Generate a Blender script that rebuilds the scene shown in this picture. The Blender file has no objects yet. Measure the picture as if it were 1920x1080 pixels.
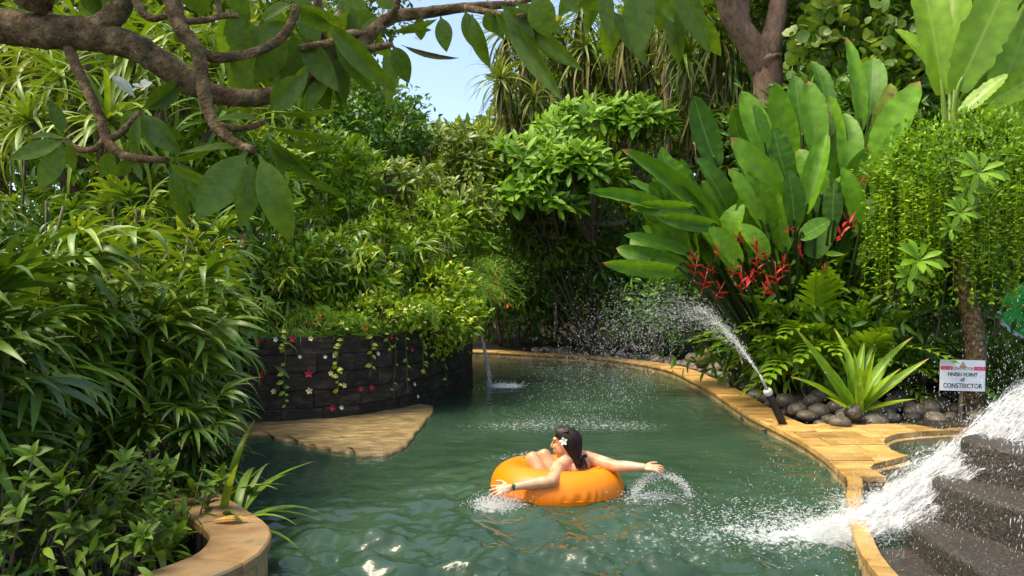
import bpy, math, random
import numpy as np
from mathutils import Vector, Matrix

R = math.radians
random.seed(7)
rng = np.random.default_rng(7)
SC = bpy.context.scene
COL = SC.collection

# ------------------------------------------------------------------ camera, sky, sun, exposure
CAM_H, FPX = 1.55, 1507.0
cam_d = bpy.data.cameras.new("camera")
cam_d.sensor_width = 36.0
cam_d.lens = FPX / 1920 * 36.0
cam_d.clip_end = 900
cam = bpy.data.objects.new("camera", cam_d)
cam.location = (0, 0, CAM_H)
cam.rotation_euler = (R(90), 0, 0)
COL.objects.link(cam)
SC.camera = cam

SUN_EL, SUN_AZ = 62.0, -108.0       # azimuth measured from +Y towards +X (the sun stands to the left, a little behind the camera)
world = bpy.data.worlds.new("World")
SC.world = world
world.use_nodes = True
wn = world.node_tree
sky = wn.nodes.new("ShaderNodeTexSky")
sky.sky_type = 'NISHITA'
sky.sun_disc = False
sky.sun_elevation = R(SUN_EL)
sky.sun_rotation = R(SUN_AZ)
sky.air_density = 0.65
sky.dust_density = 3.0
sky.ozone_density = 1.2
bgn = wn.nodes["Background"]
bgn.inputs[1].default_value = 0.15
wn.links.new(sky.outputs[0], bgn.inputs[0])

sun_d = bpy.data.lights.new("sun", 'SUN')
sun_d.energy = 2.0
sun_d.angle = R(25)
sun_d.color = (1.0, 0.88, 0.60)
sun = bpy.data.objects.new("sun", sun_d)
sd = Vector((math.sin(R(SUN_AZ)) * math.cos(R(SUN_EL)), math.cos(R(SUN_AZ)) * math.cos(R(SUN_EL)), math.sin(R(SUN_EL))))
sun.rotation_euler = sd.to_track_quat('Z', 'Y').to_euler()
sun.location = (0, 0, 30)
COL.objects.link(sun)

SC.view_settings.view_transform = 'Standard'
SC.view_settings.look = 'None'
SC.view_settings.gamma = 1.0
SC.view_settings.use_curve_mapping = False
SC.view_settings.exposure = 1.55
SC.render.engine = 'CYCLES'
cy = SC.cycles
cy.max_bounces = 7
cy.diffuse_bounces = 3
cy.glossy_bounces = 3
cy.transmission_bounces = 5
cy.transparent_max_bounces = 14
cy.use_denoising = True
cy.sample_clamp_indirect = 6.0
cy.sample_clamp_direct = 20.0

# ------------------------------------------------------------------ helpers
def P(px, py, d):
    return Vector(((px - 960) / FPX * d, d, CAM_H - (py - 540) / FPX * d))

POS = {}
def tag(o, label=None, cat=None, group=None, kind=None):
    if label: o["label"] = label
    if cat: o["category"] = cat
    if group: o["group"] = group
    if kind: o["kind"] = kind
    return o

def thing(name, label, cat, loc=(0, 0, 0), group=None):
    o = bpy.data.objects.new(name, None)
    o.empty_display_size = 0.1
    o.location = loc
    COL.objects.link(o)
    POS[o.name] = Matrix.Translation(Vector(loc))
    return tag(o, label, cat, group)

def put(name, mesh, parent=None, M=None):
    """link one mesh object; M is its WORLD matrix"""
    o = bpy.data.objects.new(name, mesh)
    COL.objects.link(o)
    M = Matrix.Identity(4) if M is None else M
    POS[o.name] = M.copy()
    if parent is not None:
        o.parent = parent
        o.matrix_basis = POS[parent.name].inverted() @ M
    else:
        o.matrix_basis = M
    return o

class Geo:
    """verts, quads, tris and a per-vertex vector (leaf random, along, across)"""
    def __init__(s):
        s.V, s.Q, s.T, s.A, s.n = [], [], [], [], 0
    def raw(s, V, Q=None, T=None, A=None):
        V = np.asarray(V, float).reshape(-1, 3)
        if Q is not None and len(Q): s.Q.append(np.asarray(Q, int).reshape(-1, 4) + s.n)
        if T is not None and len(T): s.T.append(np.asarray(T, int).reshape(-1, 3) + s.n)
        s.V.append(V)
        s.A.append(np.zeros((len(V), 3)) if A is None else np.asarray(A, float))
        s.n += len(V)
        return s
    def arrays(s):
        V = np.concatenate(s.V) if s.V else np.zeros((0, 3))
        A = np.concatenate(s.A) if s.A else np.zeros((0, 3))
        Q = np.concatenate(s.Q) if s.Q else np.zeros((0, 4), int)
        T = np.concatenate(s.T) if s.T else np.zeros((0, 3), int)
        return V, Q, T, A
    def add(s, g, M=None, lv=None):
        V, Q, T, A = g.arrays()
        if M is not None:
            m = np.array(M)
            V = V @ m[:3, :3].T + m[:3, 3]
        A = A.copy()
        if lv is not None: A[:, 0] = lv
        return s.raw(V, Q, T, A)
    def scatter(s, g, Rm, off, lv):
        """Rm (k,3,3) with scale, off (k,3), lv (k,)"""
        V, Q, T, A = g.arrays()
        k, n = len(off), len(V)
        W = np.einsum('kij,nj->kni', Rm, V) + off[:, None, :]
        AA = np.repeat(A[None], k, 0)
        AA[:, :, 0] = lv[:, None]
        base = (np.arange(k) * n)[:, None, None]
        s.raw(W.reshape(-1, 3), (Q[None] + base).reshape(-1, 4) if len(Q) else None,
              (T[None] + base).reshape(-1, 3) if len(T) else None, AA.reshape(-1, 3))
        return s
    def mesh(s, name, mat, smooth=True):
        V, Q, T, A = s.arrays()
        me = bpy.data.meshes.new(name)
        nq, ntr = len(Q), len(T)
        me.vertices.add(len(V)); me.vertices.foreach_set("co", V.astype(np.float32).ravel())
        me.loops.add(nq * 4 + ntr * 3)
        me.loops.foreach_set("vertex_index", np.concatenate([Q.ravel(), T.ravel()]).astype(np.int32))
        me.polygons.add(nq + ntr)
        st = np.concatenate([np.arange(nq) * 4, nq * 4 + np.arange(ntr) * 3]).astype(np.int32)
        me.polygons.foreach_set("loop_start", st)
        me.polygons.foreach_set("use_smooth", np.full(nq + ntr, smooth))
        at = me.attributes.new("lf", 'FLOAT_VECTOR', 'POINT')
        at.data.foreach_set("vector", A.astype(np.float32).ravel())
        me.update(calc_edges=True)
        me.validate()
        if mat is not None: me.materials.append(mat)
        return me

def cr(pts, n=6):
    """Catmull-Rom through pts (k,dim) -> dense polyline"""
    p = np.asarray(pts, float)
    p = np.vstack([2 * p[0] - p[1], p, 2 * p[-1] - p[-2]])
    out = []
    for i in range(1, len(p) - 2):
        t = np.linspace(0, 1, n, endpoint=False)[:, None]
        a, b, c, d = p[i - 1], p[i], p[i + 1], p[i + 2]
        out.append(.5 * ((2 * b) + (-a + c) * t + (2 * a - 5 * b + 4 * c - d) * t ** 2 + (-a + 3 * b - 3 * c + d) * t ** 3))
    out.append(p[-2][None])
    return np.vstack(out)

def unit(v):
    v = np.asarray(v, float)
    return v / np.maximum(np.linalg.norm(v, axis=-1, keepdims=True), 1e-9)

def tube(pts, rad, sides=8, cap=True, g=None, ell=None, lump=0.0, seed=0):
    """tapered tube along a polyline; rad scalar/array; ell=(axis vector, factor) flattens along the axis"""
    p = np.asarray(pts, float)
    k = len(p)
    rad = np.broadcast_to(np.asarray(rad, float), (k,))
    tg = unit(np.gradient(p, axis=0))
    up = np.array([0, 0, 1.0]) if abs(tg[0][2]) < .9 else np.array([1.0, 0, 0])
    u = unit(np.cross(tg[0], up)); fr = []
    for i in range(k):
        u = unit(u - tg[i] * np.dot(u, tg[i])); fr.append((u, np.cross(tg[i], u)))
    a = np.linspace(0, 2 * math.pi, sides, endpoint=False)
    rr = np.random.default_rng(seed)
    V = []
    for i in range(k):
        r = rad[i] * (1 + lump * rr.normal(size=sides)) if lump else rad[i]
        V.append(p[i] + (np.cos(a) * r)[:, None] * fr[i][0] + (np.sin(a) * r)[:, None] * fr[i][1])
    V = np.vstack(V)
    if ell is not None:
        ax = unit(ell[0]); c = np.repeat(p, sides, 0); dd = V - c
        V = c + dd + np.outer(dd @ ax, ax) * (ell[1] - 1)
    i, j = np.meshgrid(np.arange(k - 1), np.arange(sides), indexing='ij')
    j2 = (j + 1) % sides
    Q = np.stack([i * sides + j, i * sides + j2, (i + 1) * sides + j2, (i + 1) * sides + j], -1).reshape(-1, 4)
    T = []
    if cap:
        V = np.vstack([V, p[0], p[-1]])
        b = k * sides
        for q in range(sides):
            T.append((b, (q + 1) % sides, q)); T.append((b + 1, (k - 1) * sides + q, (k - 1) * sides + (q + 1) % sides))
    A = np.zeros((len(V), 3)); A[:k * sides, 1] = np.repeat(np.linspace(0, 1, k), sides)
    g = g or Geo()
    return g.raw(V, Q, T, A)

def ellipsoid(c, r, nu=14, nv=9, Rm=None, g=None):
    V = []
    for i in range(nv + 1):
        th = math.pi * i / nv
        for j in range(nu):
            ph = 2 * math.pi * j / nu
            V.append((math.sin(th) * math.cos(ph), math.sin(th) * math.sin(ph), math.cos(th)))
    V = np.array(V) * np.asarray(r, float)
    if Rm is not None: V = V @ np.asarray(Rm).T
    V = V + np.asarray(c, float)
    Q = [(i * nu + j, (i + 1) * nu + j, (i + 1) * nu + (j + 1) % nu, i * nu + (j + 1) % nu) for i in range(nv) for j in range(nu)]
    g = g or Geo()
    return g.raw(V, Q)

def box(x0, x1, y0, y1, z0, z1, g=None):
    V = [(x0, y0, z0), (x1, y0, z0), (x1, y1, z0), (x0, y1, z0), (x0, y0, z1), (x1, y0, z1), (x1, y1, z1), (x0, y1, z1)]
    Q = [(0, 3, 2, 1), (4, 5, 6, 7), (0, 1, 5, 4), (1, 2, 6, 5), (2, 3, 7, 6), (3, 0, 4, 7)]
    g = g or Geo()
    return g.raw(V, Q)

def bevelled_box(b=.04):
    """unit box -0.5..0.5 with bevelled edges, as a mesh Geo"""
    import bmesh
    bm = bmesh.new(); bmesh.ops.create_cube(bm, size=1.0)
    bmesh.ops.bevel(bm, geom=list(bm.edges), offset=b, segments=1, affect='EDGES')
    V = [v.co[:] for v in bm.verts]
    Q = [[v.index for v in f.verts] for f in bm.faces if len(f.verts) == 4]
    T = [[v.index for v in f.verts] for f in bm.faces if len(f.verts) == 3]
    bm.free()
    return Geo().raw(V, Q, T)

def frames(d, nrm):
    """(k,3) directions and normal hints -> (k,3,3) with columns X,Y=dir,Z"""
    y = unit(d); x = unit(np.cross(y, nrm)); z = np.cross(x, y)
    return np.stack([x, y, z], -1)

def align(d, nrm, loc=(0, 0, 0), s=1.0):
    f = frames(np.array([d], float), np.array([nrm], float))[0]
    sc = np.array(s if hasattr(s, '__len__') else (s, s, s), float)
    m = np.eye(4); m[:3, :3] = f * sc[None, :]; m[:3, 3] = loc
    return Matrix(m.tolist())

# ------------------------------------------------------------------ leaf templates (grow along +Y, face +Z)
PROF = {
    'ell': lambda t: np.sin(math.pi * np.clip(t, 0, 1) ** .85) ** .9,
    'obl': lambda t: np.sin(math.pi * np.clip(t, 0, 1) ** 1.45) ** .8,       # widest beyond the middle
    'strap': lambda t: np.minimum(1, (t + .03) * 7) ** .5 * np.minimum(1, (1.01 - t) * 2.2) ** .8,
    'paddle': lambda t: np.clip(np.sin(math.pi * np.clip(t * .97 + .03, 0, 1)), 0, 1) ** .42 * (1 - .35 * t ** 6),
    'ovate': lambda t: np.sin(math.pi * np.clip(t, 0, 1) ** .6) ** .95,
    'round': lambda t: np.sqrt(np.clip(1 - (2 * t - 1) ** 2, 0, 1)),
}
def blade(L, W, n=6, prof='ell', fold=.2, a0=0.0, a1=-.6, wave=0.0, pet=0.0, side=0.0, cols=2, tear=0.0, seed=0):
    rr = np.random.default_rng(seed)
    t = np.linspace(0, 1, n + 1)
    ang = a0 + a1 * t
    dl = L / n
    y = np.concatenate([[0], np.cumsum(np.cos((ang[1:] + ang[:-1]) / 2) * dl)])
    z = np.concatenate([[0], np.cumsum(np.sin((ang[1:] + ang[:-1]) / 2) * dl)])
    tt = np.clip((t - pet) / (1 - pet), 0, 1)
    w = PROF[prof](tt) * W / 2
    w = np.where(t < pet, W * .04, np.maximum(w, W * .025)); w[-1] = W * .01
    sx = side * (t ** 2) * L
    N = np.stack([np.zeros_like(t), -np.sin(ang), np.cos(ang)], -1)
    C = np.stack([sx, y, z], -1)
    S = np.linspace(-1, 1, cols + 1)
    V, A = [], []
    for i in range(n + 1):
        for s in S:
            wv = wave * W * math.sin(i * 2.4 + (1.3 if s > 0 else 0) + seed) * abs(s) if 0 < i < n else 0
            ww = w[i]
            if tear and abs(s) > .9 and 0 < i < n: ww *= 1 - tear * rr.random()
            p = C[i] + np.array([s * ww * math.cos(fold), 0, 0]) + N[i] * (abs(s) * ww * math.sin(fold) + wv)
            V.append(p); A.append((0, t[i], s))
    m = cols + 1
    Q = [(i * m + j, i * m + j + 1, (i + 1) * m + j + 1, (i + 1) * m + j) for i in range(n) for j in range(cols)]
    return Geo().raw(V, Q, None, A)

def rot(az, el, roll=0.0):
    """leaf along +Y -> azimuth az, elevation el"""
    return Matrix.Rotation(az, 4, 'Z') @ Matrix.Rotation(el, 4, 'X') @ Matrix.Rotation(roll, 4, 'Y')

def rosette(n, mk, e0, e1, seed, r0=.0, s0=.75, s1=1.05, golden=2.39996):
    """n leaves spiralling round +Z: inner ones at elevation e1, outer ones at e0"""
    rr = random.Random(seed); g = Geo()
    for i in range(n):
        f = (i + .5) / n
        el = e0 + (e1 - e0) * f + rr.uniform(-.15, .15)
        M = rot(i * golden + rr.uniform(-.25, .25), el, rr.uniform(-.3, .3)) @ Matrix.Translation((0, r0, 0)) @ Matrix.Scale(rr.uniform(s0, s1), 4)
        g.add(mk(rr), M, rr.random())
    return g

# ------------------------------------------------------------------ materials
def new_mat(name):
    m = bpy.data.materials.new(name); m.use_nodes = True
    nt = m.node_tree; nt.nodes.clear()
    out = nt.nodes.new("ShaderNodeOutputMaterial")
    return m, nt, out

def node(nt, typ, **kw):
    n = nt.nodes.new(typ)
    for k, v in kw.items(): setattr(n, k, v)
    return n

def ramp(nt, fac, stops):
    r = node(nt, "ShaderNodeValToRGB")
    el = r.color_ramp.elements
    while len(el) < len(stops): el.new(.5)
    for e, (p, c) in zip(el, stops):
        e.position = p; e.color = (*c, 1) if len(c) == 3 else c
    if fac is not None: nt.links.new(fac, r.inputs[0])
    return r

def math_n(nt, op, a, b=None, clamp=False):
    m = node(nt, "ShaderNodeMath", operation=op, use_clamp=clamp)
    for i, v in enumerate((a, b)):
        if v is None: continue
        if isinstance(v, (int, float)): m.inputs[i].default_value = v
        else: nt.links.new(v, m.inputs[i])
    return m.outputs[0]

def mixc(nt, fac, a, b, blend='MIX'):
    m = node(nt, "ShaderNodeMix", data_type='RGBA', blend_type=blend)
    for s, v in ((0, fac), (6, a), (7, b)):
        if isinstance(v, (int, float)): m.inputs[s].default_value = v
        elif isinstance(v, tuple): m.inputs[s].default_value = (*v, 1)
        else: nt.links.new(v, m.inputs[s])
    return m.outputs[2]

GAIN = (1.68, 1.30, .42)
def leaf_mat(name, cols, trans=.35, rough=.42, rib=None, tip=None, tip_from=.86, veins=0.0, vary=.55, spec=.45, tcol=(1.25, 1.15, .55), blotch=None):
    m, nt, out = new_mat(name)
    if 'petal' not in name and 'flower' not in name and 'fallen' not in name and 'pale_under' not in name: cols = [tuple(a * b for a, b in zip(c, GAIN)) for c in cols]
    at = node(nt, "ShaderNodeAttribute", attribute_name="lf")
    sp = node(nt, "ShaderNodeSeparateXYZ"); nt.links.new(at.outputs['Vector'], sp.inputs[0])
    oi = node(nt, "ShaderNodeObjectInfo")
    f = math_n(nt, 'FRACT', math_n(nt, 'ADD', sp.outputs[0], math_n(nt, 'MULTIPLY', oi.outputs['Random'], vary)))
    f = math_n(nt, 'PINGPONG', math_n(nt, 'MULTIPLY', f, 2.0), 1.0)
    k = len(cols)
    base = ramp(nt, f, [(i / max(1, k - 1), c) for i, c in enumerate(cols)]).outputs[0]
    tc = node(nt, "ShaderNodeTexCoord")
    nz = node(nt, "ShaderNodeTexNoise"); nz.inputs['Scale'].default_value = 9.0; nz.inputs['Detail'].default_value = 3.0
    nt.links.new(tc.outputs['Object'], nz.inputs['Vector'])
    var = ramp(nt, nz.outputs[0], [(.3, (.72, .72, .70)), (.7, (1.22, 1.22, 1.15))]).outputs[0]
    base = mixc(nt, 1.0, base, var, 'MULTIPLY')
    ab = math_n(nt, 'ABSOLUTE', sp.outputs[2])
    if rib:
        fr = math_n(nt, 'SUBTRACT', 1.0, math_n(nt, 'MULTIPLY', ab, 11.0), clamp=True)
        base = mixc(nt, math_n(nt, 'MULTIPLY', fr, .8), base, rib)
    if blotch:
        nb = node(nt, "ShaderNodeTexNoise"); nb.inputs['Scale'].default_value = 4.5
        nt.links.new(tc.outputs['Object'], nb.inputs['Vector'])
        bf = ramp(nt, nb.outputs[0], [(.52, (0, 0, 0)), (.6, (1, 1, 1))]).outputs[0]
        base = mixc(nt, bf, base, blotch)
    if tip:
        tf = math_n(nt, 'MULTIPLY', math_n(nt, 'SUBTRACT', sp.outputs[1], tip_from), 1 / (1.001 - tip_from) * 1.6, clamp=True)
        sel = math_n(nt, 'GREATER_THAN', math_n(nt, 'FRACT', math_n(nt, 'ADD', math_n(nt, 'MULTIPLY', sp.outputs[0], 7.31), math_n(nt, 'MULTIPLY', oi.outputs['Random'], 3.7))), .62)
        base = mixc(nt, math_n(nt, 'MULTIPLY', tf, sel), base, tip)
    pb = node(nt, "ShaderNodeBsdfPrincipled")
    nt.links.new(base, pb.inputs['Base Color'])
    pb.inputs['Roughness'].default_value = rough
    pb.inputs['Specular IOR Level'].default_value = spec
    if veins:
        wv = math_n(nt, 'SINE', math_n(nt, 'ADD', math_n(nt, 'MULTIPLY', sp.outputs[1], veins), math_n(nt, 'MULTIPLY', ab, -veins * .12)))
        bp = node(nt, "ShaderNodeBump"); bp.inputs['Strength'].default_value = .06; bp.inputs['Distance'].default_value = .003
        nt.links.new(wv, bp.inputs['Height']); nt.links.new(bp.outputs[0], pb.inputs['Normal'])
    tb = node(nt, "ShaderNodeBsdfTranslucent")
    nt.links.new(mixc(nt, 1.0, base, tcol, 'MULTIPLY'), tb.inputs[0])
    mx = node(nt, "ShaderNodeMixShader"); mx.inputs[0].default_value = trans
    nt.links.new(pb.outputs[0], mx.inputs[1]); nt.links.new(tb.outputs[0], mx.inputs[2])
    nt.links.new(mx.outputs[0], out.inputs[0])
    return m

def solid_mat(name, stops, scale=6.0, rough=.7, bump=.3, bdist=.01, detail=6.0, spec=.3, rnd=0.0, moss=None, moss_scale=3.0, stretch=None, coord='Object', metallic=0.0, fine=None):
    m, nt, out = new_mat(name)
    tc = node(nt, "ShaderNodeTexCoord")
    src = tc.outputs[coord]
    oi = node(nt, "ShaderNodeObjectInfo")
    mp = node(nt, "ShaderNodeMapping"); nt.links.new(src, mp.inputs[0])
    if stretch: mp.inputs['Scale'].default_value = stretch
    sh = node(nt, "ShaderNodeVectorMath", operation='ADD')
    nt.links.new(mp.outputs[0], sh.inputs[0])
    cmb = node(nt, "ShaderNodeCombineXYZ")
    for i in range(3): nt.links.new(math_n(nt, 'MULTIPLY', oi.outputs['Random'], 37.0 + 11 * i), cmb.inputs[i])
    nt.links.new(cmb.outputs[0], sh.inputs[1])
    nz = node(nt, "ShaderNodeTexNoise"); nz.inputs['Scale'].default_value = scale; nz.inputs['Detail'].default_value = detail
    nz.inputs['Roughness'].default_value = .62
    nt.links.new(sh.outputs[0], nz.inputs['Vector'])
    base = ramp(nt, nz.outputs[0], stops).outputs[0]
    if rnd:
        v = math_n(nt, 'ADD', 1.0 - rnd, math_n(nt, 'MULTIPLY', oi.outputs['Random'], 2 * rnd))
        cb = node(nt, "ShaderNodeCombineXYZ")
        for i in range(3): nt.links.new(v, cb.inputs[i])
        base = mixc(nt, 1.0, base, cb.outputs[0], 'MULTIPLY')
    if moss:
        nm = node(nt, "ShaderNodeTexNoise"); nm.inputs['Scale'].default_value = moss_scale; nm.inputs['Detail'].default_value = 8
        nm.inputs['Roughness'].default_value = .7
        nt.links.new(sh.outputs[0], nm.inputs['Vector'])
        base = mixc(nt, ramp(nt, nm.outputs[0], [(.52, (0, 0, 0)), (.66, (.85, .85, .85))]).outputs[0], base, moss)
    pb = node(nt, "ShaderNodeBsdfPrincipled")
    nt.links.new(base, pb.inputs['Base Color'])
    pb.inputs['Roughness'].default_value = rough
    pb.inputs['Specular IOR Level'].default_value = spec
    pb.inputs['Metallic'].default_value = metallic
    h = nz.outputs[0]
    if fine:
        nf = node(nt, "ShaderNodeTexNoise"); nf.inputs['Scale'].default_value = fine; nf.inputs['Detail'].default_value = 4
        nt.links.new(sh.outputs[0], nf.inputs['Vector'])
        h = math_n(nt, 'ADD', h, math_n(nt, 'MULTIPLY', nf.outputs[0], .5))
    bp = node(nt, "ShaderNodeBump"); bp.inputs['Strength'].default_value = bump; bp.inputs['Distance'].default_value = bdist
    nt.links.new(h, bp.inputs['Height']); nt.links.new(bp.outputs[0], pb.inputs['Normal'])
    nt.links.new(pb.outputs[0], out.inputs[0])
    return m

M = {}
M['plumeria_fg'] = leaf_mat('plumeria_leaf_near', [(.055, .13, .02), (.09, .20, .025), (.07, .16, .022)], trans=.48, rough=.45, rib=(.10, .20, .05), veins=95, tip=(.12, .09, .02), tip_from=.93)
M['plumeria'] = leaf_mat('plumeria_leaf', [(.06, .17, .025), (.11, .27, .03), (.08, .21, .03)], trans=.33, rough=.5, spec=.35, rib=(.2, .36, .09))
M['plumeria_dull'] = leaf_mat('plumeria_leaf_dull', [(.05, .12, .025), (.09, .17, .03), (.12, .2, .04)], trans=.28, rough=.4)
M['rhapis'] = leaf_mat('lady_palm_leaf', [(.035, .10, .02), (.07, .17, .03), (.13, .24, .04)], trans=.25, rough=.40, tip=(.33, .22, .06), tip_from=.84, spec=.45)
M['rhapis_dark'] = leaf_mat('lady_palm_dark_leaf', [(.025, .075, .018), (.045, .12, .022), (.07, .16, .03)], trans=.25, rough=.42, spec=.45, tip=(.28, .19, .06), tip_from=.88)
M['rhapis_yellow'] = leaf_mat('lady_palm_yellow_leaf', [(.07, .16, .025), (.11, .22, .035), (.18, .27, .05)], trans=.3, rough=.4, tip=(.4, .28, .07), tip_from=.8, spec=.6)
M['strap'] = leaf_mat('strap_leaf', [(.05, .12, .025), (.09, .2, .03), (.14, .25, .05)], trans=.28, rough=.42, spec=.45)
M['strap_pale'] = leaf_mat('pale_strap_leaf', [(.055, .12, .04), (.095, .17, .06), (.16, .23, .09)], trans=.32, rough=.4, tip=(.2, .17, .07), tip_from=.85)
M['strap_dry'] = leaf_mat('drooping_strap_leaf', [(.045, .08, .03), (.08, .11, .045), (.12, .12, .06)], trans=.2, rough=.5, tip=(.13, .09, .05), tip_from=.6)
M['heliconia'] = leaf_mat('heliconia_leaf', [(.028, .10, .018), (.05, .16, .02), (.09, .25, .03)], trans=.36, rough=.5, rib=(.14, .28, .06), veins=120, tip=(.3, .2, .05), tip_from=.92, spec=.28, vary=.9)
M['heliconia_dry'] = leaf_mat('withered_heliconia_leaf', [(.06, .17, .02), (.14, .21, .03), (.09, .19, .02)], trans=.35, rough=.4, rib=(.3, .28, .08), veins=120, blotch=(.16, .075, .03))
M['banana'] = leaf_mat('banana_leaf', [(.09, .23, .03), (.14, .32, .035), (.11, .27, .03)], trans=.5, rough=.35, rib=(.32, .44, .1), veins=150, tip=(.35, .3, .08), tip_from=.95)
M['fern'] = leaf_mat('fern_leaf', [(.065, .17, .025), (.11, .26, .03), (.15, .32, .04)], trans=.3, rough=.4)
M['crinum'] = leaf_mat('lily_leaf', [(.09, .24, .03), (.13, .3, .035), (.17, .34, .04)], trans=.36, rough=.33, rib=(.2, .38, .07), tip=(.45, .36, .07), tip_from=.85)
M['curtain'] = leaf_mat('trailing_vine_leaf', [(.055, .16, .025), (.09, .23, .03), (.15, .31, .04)], trans=.35, rough=.5, spec=.3)
M['strand'] = leaf_mat('vine_strand_leaf', [(.085, .21, .025), (.13, .29, .03), (.19, .36, .04)], trans=.35, rough=.5, spec=.3)
M['pothos'] = leaf_mat('pothos_leaf', [(.07, .19, .02), (.13, .3, .03), (.28, .4, .06)], trans=.3, rough=.3, spec=.6)
M['pothos_var'] = leaf_mat('variegated_leaf', [(.2, .36, .05), (.3, .44, .09), (.4, .46, .12)], trans=.3, rough=.35, blotch=(.12, .27, .03))
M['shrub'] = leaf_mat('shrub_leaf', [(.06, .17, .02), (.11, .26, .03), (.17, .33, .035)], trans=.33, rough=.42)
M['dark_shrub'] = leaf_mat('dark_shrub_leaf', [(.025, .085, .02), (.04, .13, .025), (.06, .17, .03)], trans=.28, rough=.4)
M['round'] = leaf_mat('round_leaf', [(.04, .11, .03), (.065, .15, .045), (.11, .2, .07)], trans=.35, rough=.45)
M['far'] = leaf_mat('far_leaf', [(.035, .09, .018), (.07, .15, .025), (.11, .2, .03)], trans=.35, rough=.5)
M['tree_leaf'] = leaf_mat('tree_leaf', [(.025, .07, .015), (.05, .12, .02), (.08, .16, .025)], trans=.4, rough=.45)
M['palm'] = leaf_mat('palm_leaflet', [(.08, .17, .02), (.14, .26, .03), (.22, .33, .04)], trans=.35, rough=.35)
M['grass'] = leaf_mat('grass_blade', [(.05, .15, .015), (.085, .23, .02), (.12, .28, .03)], trans=.35, rough=.5)
M['russelia'] = leaf_mat('coral_plant_stem', [(.055, .16, .02), (.09, .23, .03), (.13, .27, .04)], trans=.35, rough=.5)
M['red'] = leaf_mat('red_flower', [(.26, .008, .008), (.42, .014, .012), (.34, .02, .01)], trans=.25, rough=.4, tcol=(1.1, .8, .6))
M['orange_flower'] = leaf_mat('orange_flower', [(.6, .05, .015), (.7, .1, .02)], trans=.25, rough=.4, tcol=(1.1, .8, .6))
M['petal_red'] = leaf_mat('red_petal', [(.5, .012, .035), (.6, .02, .06)], trans=.2, rough=.5, tcol=(1.1, .8, .8))
M['petal_white'] = leaf_mat('white_petal', [(.8, .78, .62), (.82, .82, .75)], trans=.2, rough=.5, tcol=(1, 1, .9))
M['petal_cream'] = leaf_mat('cream_petal', [(.78, .68, .3), (.8, .75, .45)], trans=.2, rough=.5, tcol=(1, 1, .8))
M['petal_eye'] = leaf_mat('petal_eye', [(.75, .4, .03), (.75, .45, .05)], trans=.1, rough=.5)
M['yellow_leaf'] = leaf_mat('fallen_leaf', [(.55, .36, .06), (.6, .42, .09)], trans=.2, rough=.5, rib=(.45, .28, .08))
M['stem'] = solid_mat('green_stem', [(.3, (.05, .11, .02)), (.7, (.1, .17, .035))], scale=14, rough=.5, bump=.1)
M['dark_stem'] = solid_mat('dark_green_stem', [(.3, (.018, .035, .010)), (.7, (.045, .075, .02))], scale=14, rough=.5, bump=.1)
M['cane'] = solid_mat('cane', [(.3, (.05, .055, .02)), (.7, (.12, .11, .05))], scale=18, rough=.7, bump=.3)
M['twig'] = solid_mat('twig', [(.3, (.06, .045, .03)), (.7, (.17, .14, .09))], scale=14, rough=.8, bump=.4)
M['bark'] = solid_mat('frangipani_bark', [(.32, (.05, .029, .013)), (.5, (.21, .125, .052)), (.68, (.44, .31, .15))], scale=22, rough=.85, bump=1.0, bdist=.03, fine=90, moss=(.075, .075, .03), moss_scale=9)
M['bark_far'] = solid_mat('tree_bark', [(.3, (.08, .05, .03)), (.7, (.24, .15, .09))], scale=4, rough=.85, bump=.9, bdist=.04, stretch=(3, 3, .8), fine=24)
M['soil'] = solid_mat('soil', [(.3, (.013, .010, .006)), (.6, (.03, .022, .013)), (.8, (.05, .04, .022))], scale=5, rough=.9, bump=.8, bdist=.04, fine=40)
M['block'] = solid_mat('dark_stone_block', [(.3, (.012, .009, .006)), (.55, (.028, .021, .014)), (.75, (.06, .047, .032))], scale=5, rough=.75, bump=.7, bdist=.012, fine=50, rnd=.3, moss=(.085, .075, .042), moss_scale=1.9)
M['mortar'] = solid_mat('dark_joint', [(.3, (.006, .005, .004)), (.7, (.014, .012, .009))], scale=9, rough=.9, bump=.4)
M['sand'] = solid_mat('yellow_sandstone', [(.28, (.30, .165, .042)), (.5, (.46, .275, .08)), (.75, (.60, .41, .16))], scale=3.4, rough=.34, bump=.45, bdist=.008, fine=60, rnd=.30, spec=.45, moss=(.17, .085, .028), moss_scale=2.6, stretch=(1, 1.7, 1))
M['sand_dull'] = solid_mat('weathered_sandstone', [(.28, (.19, .11, .042)), (.5, (.30, .185, .078)), (.75, (.40, .27, .13))], scale=4, rough=.6, bump=.45, bdist=.008, fine=80, rnd=.14, moss=(.2, .14, .07), moss_scale=4)
M['sand_face'] = solid_mat('pool_wall_stone', [(.28, (.22, .14, .05)), (.5, (.38, .26, .10)), (.75, (.5, .38, .19))], scale=4, rough=.6, bump=.4, bdist=.006, fine=60, rnd=.2, moss=(.09, .08, .03), moss_scale=5)
M['ledge'] = solid_mat('ledge_stone', [(.3, (.10, .065, .022)), (.5, (.25, .175, .07)), (.72, (.42, .33, .17))], scale=4.5, rough=.32, bump=1.0, bdist=.04, fine=16, spec=.5, moss=(.12, .085, .03), moss_scale=2.4, stretch=(1, 2.2, 1))
M['pebble'] = solid_mat('river_stone', [(.3, (.05, .042, .03)), (.55, (.11, .09, .065)), (.78, (.2, .17, .125))], scale=3, rough=.5, bump=.3, bdist=.01, fine=45, rnd=.5, spec=.45, moss=(.1, .095, .05), moss_scale=2)
M['boulder'] = solid_mat('mossy_boulder', [(.3, (.08, .08, .03)), (.55, (.15, .15, .05)), (.78, (.25, .23, .1))], scale=4, rough=.7, bump=.5, bdist=.02, fine=40)
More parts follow.
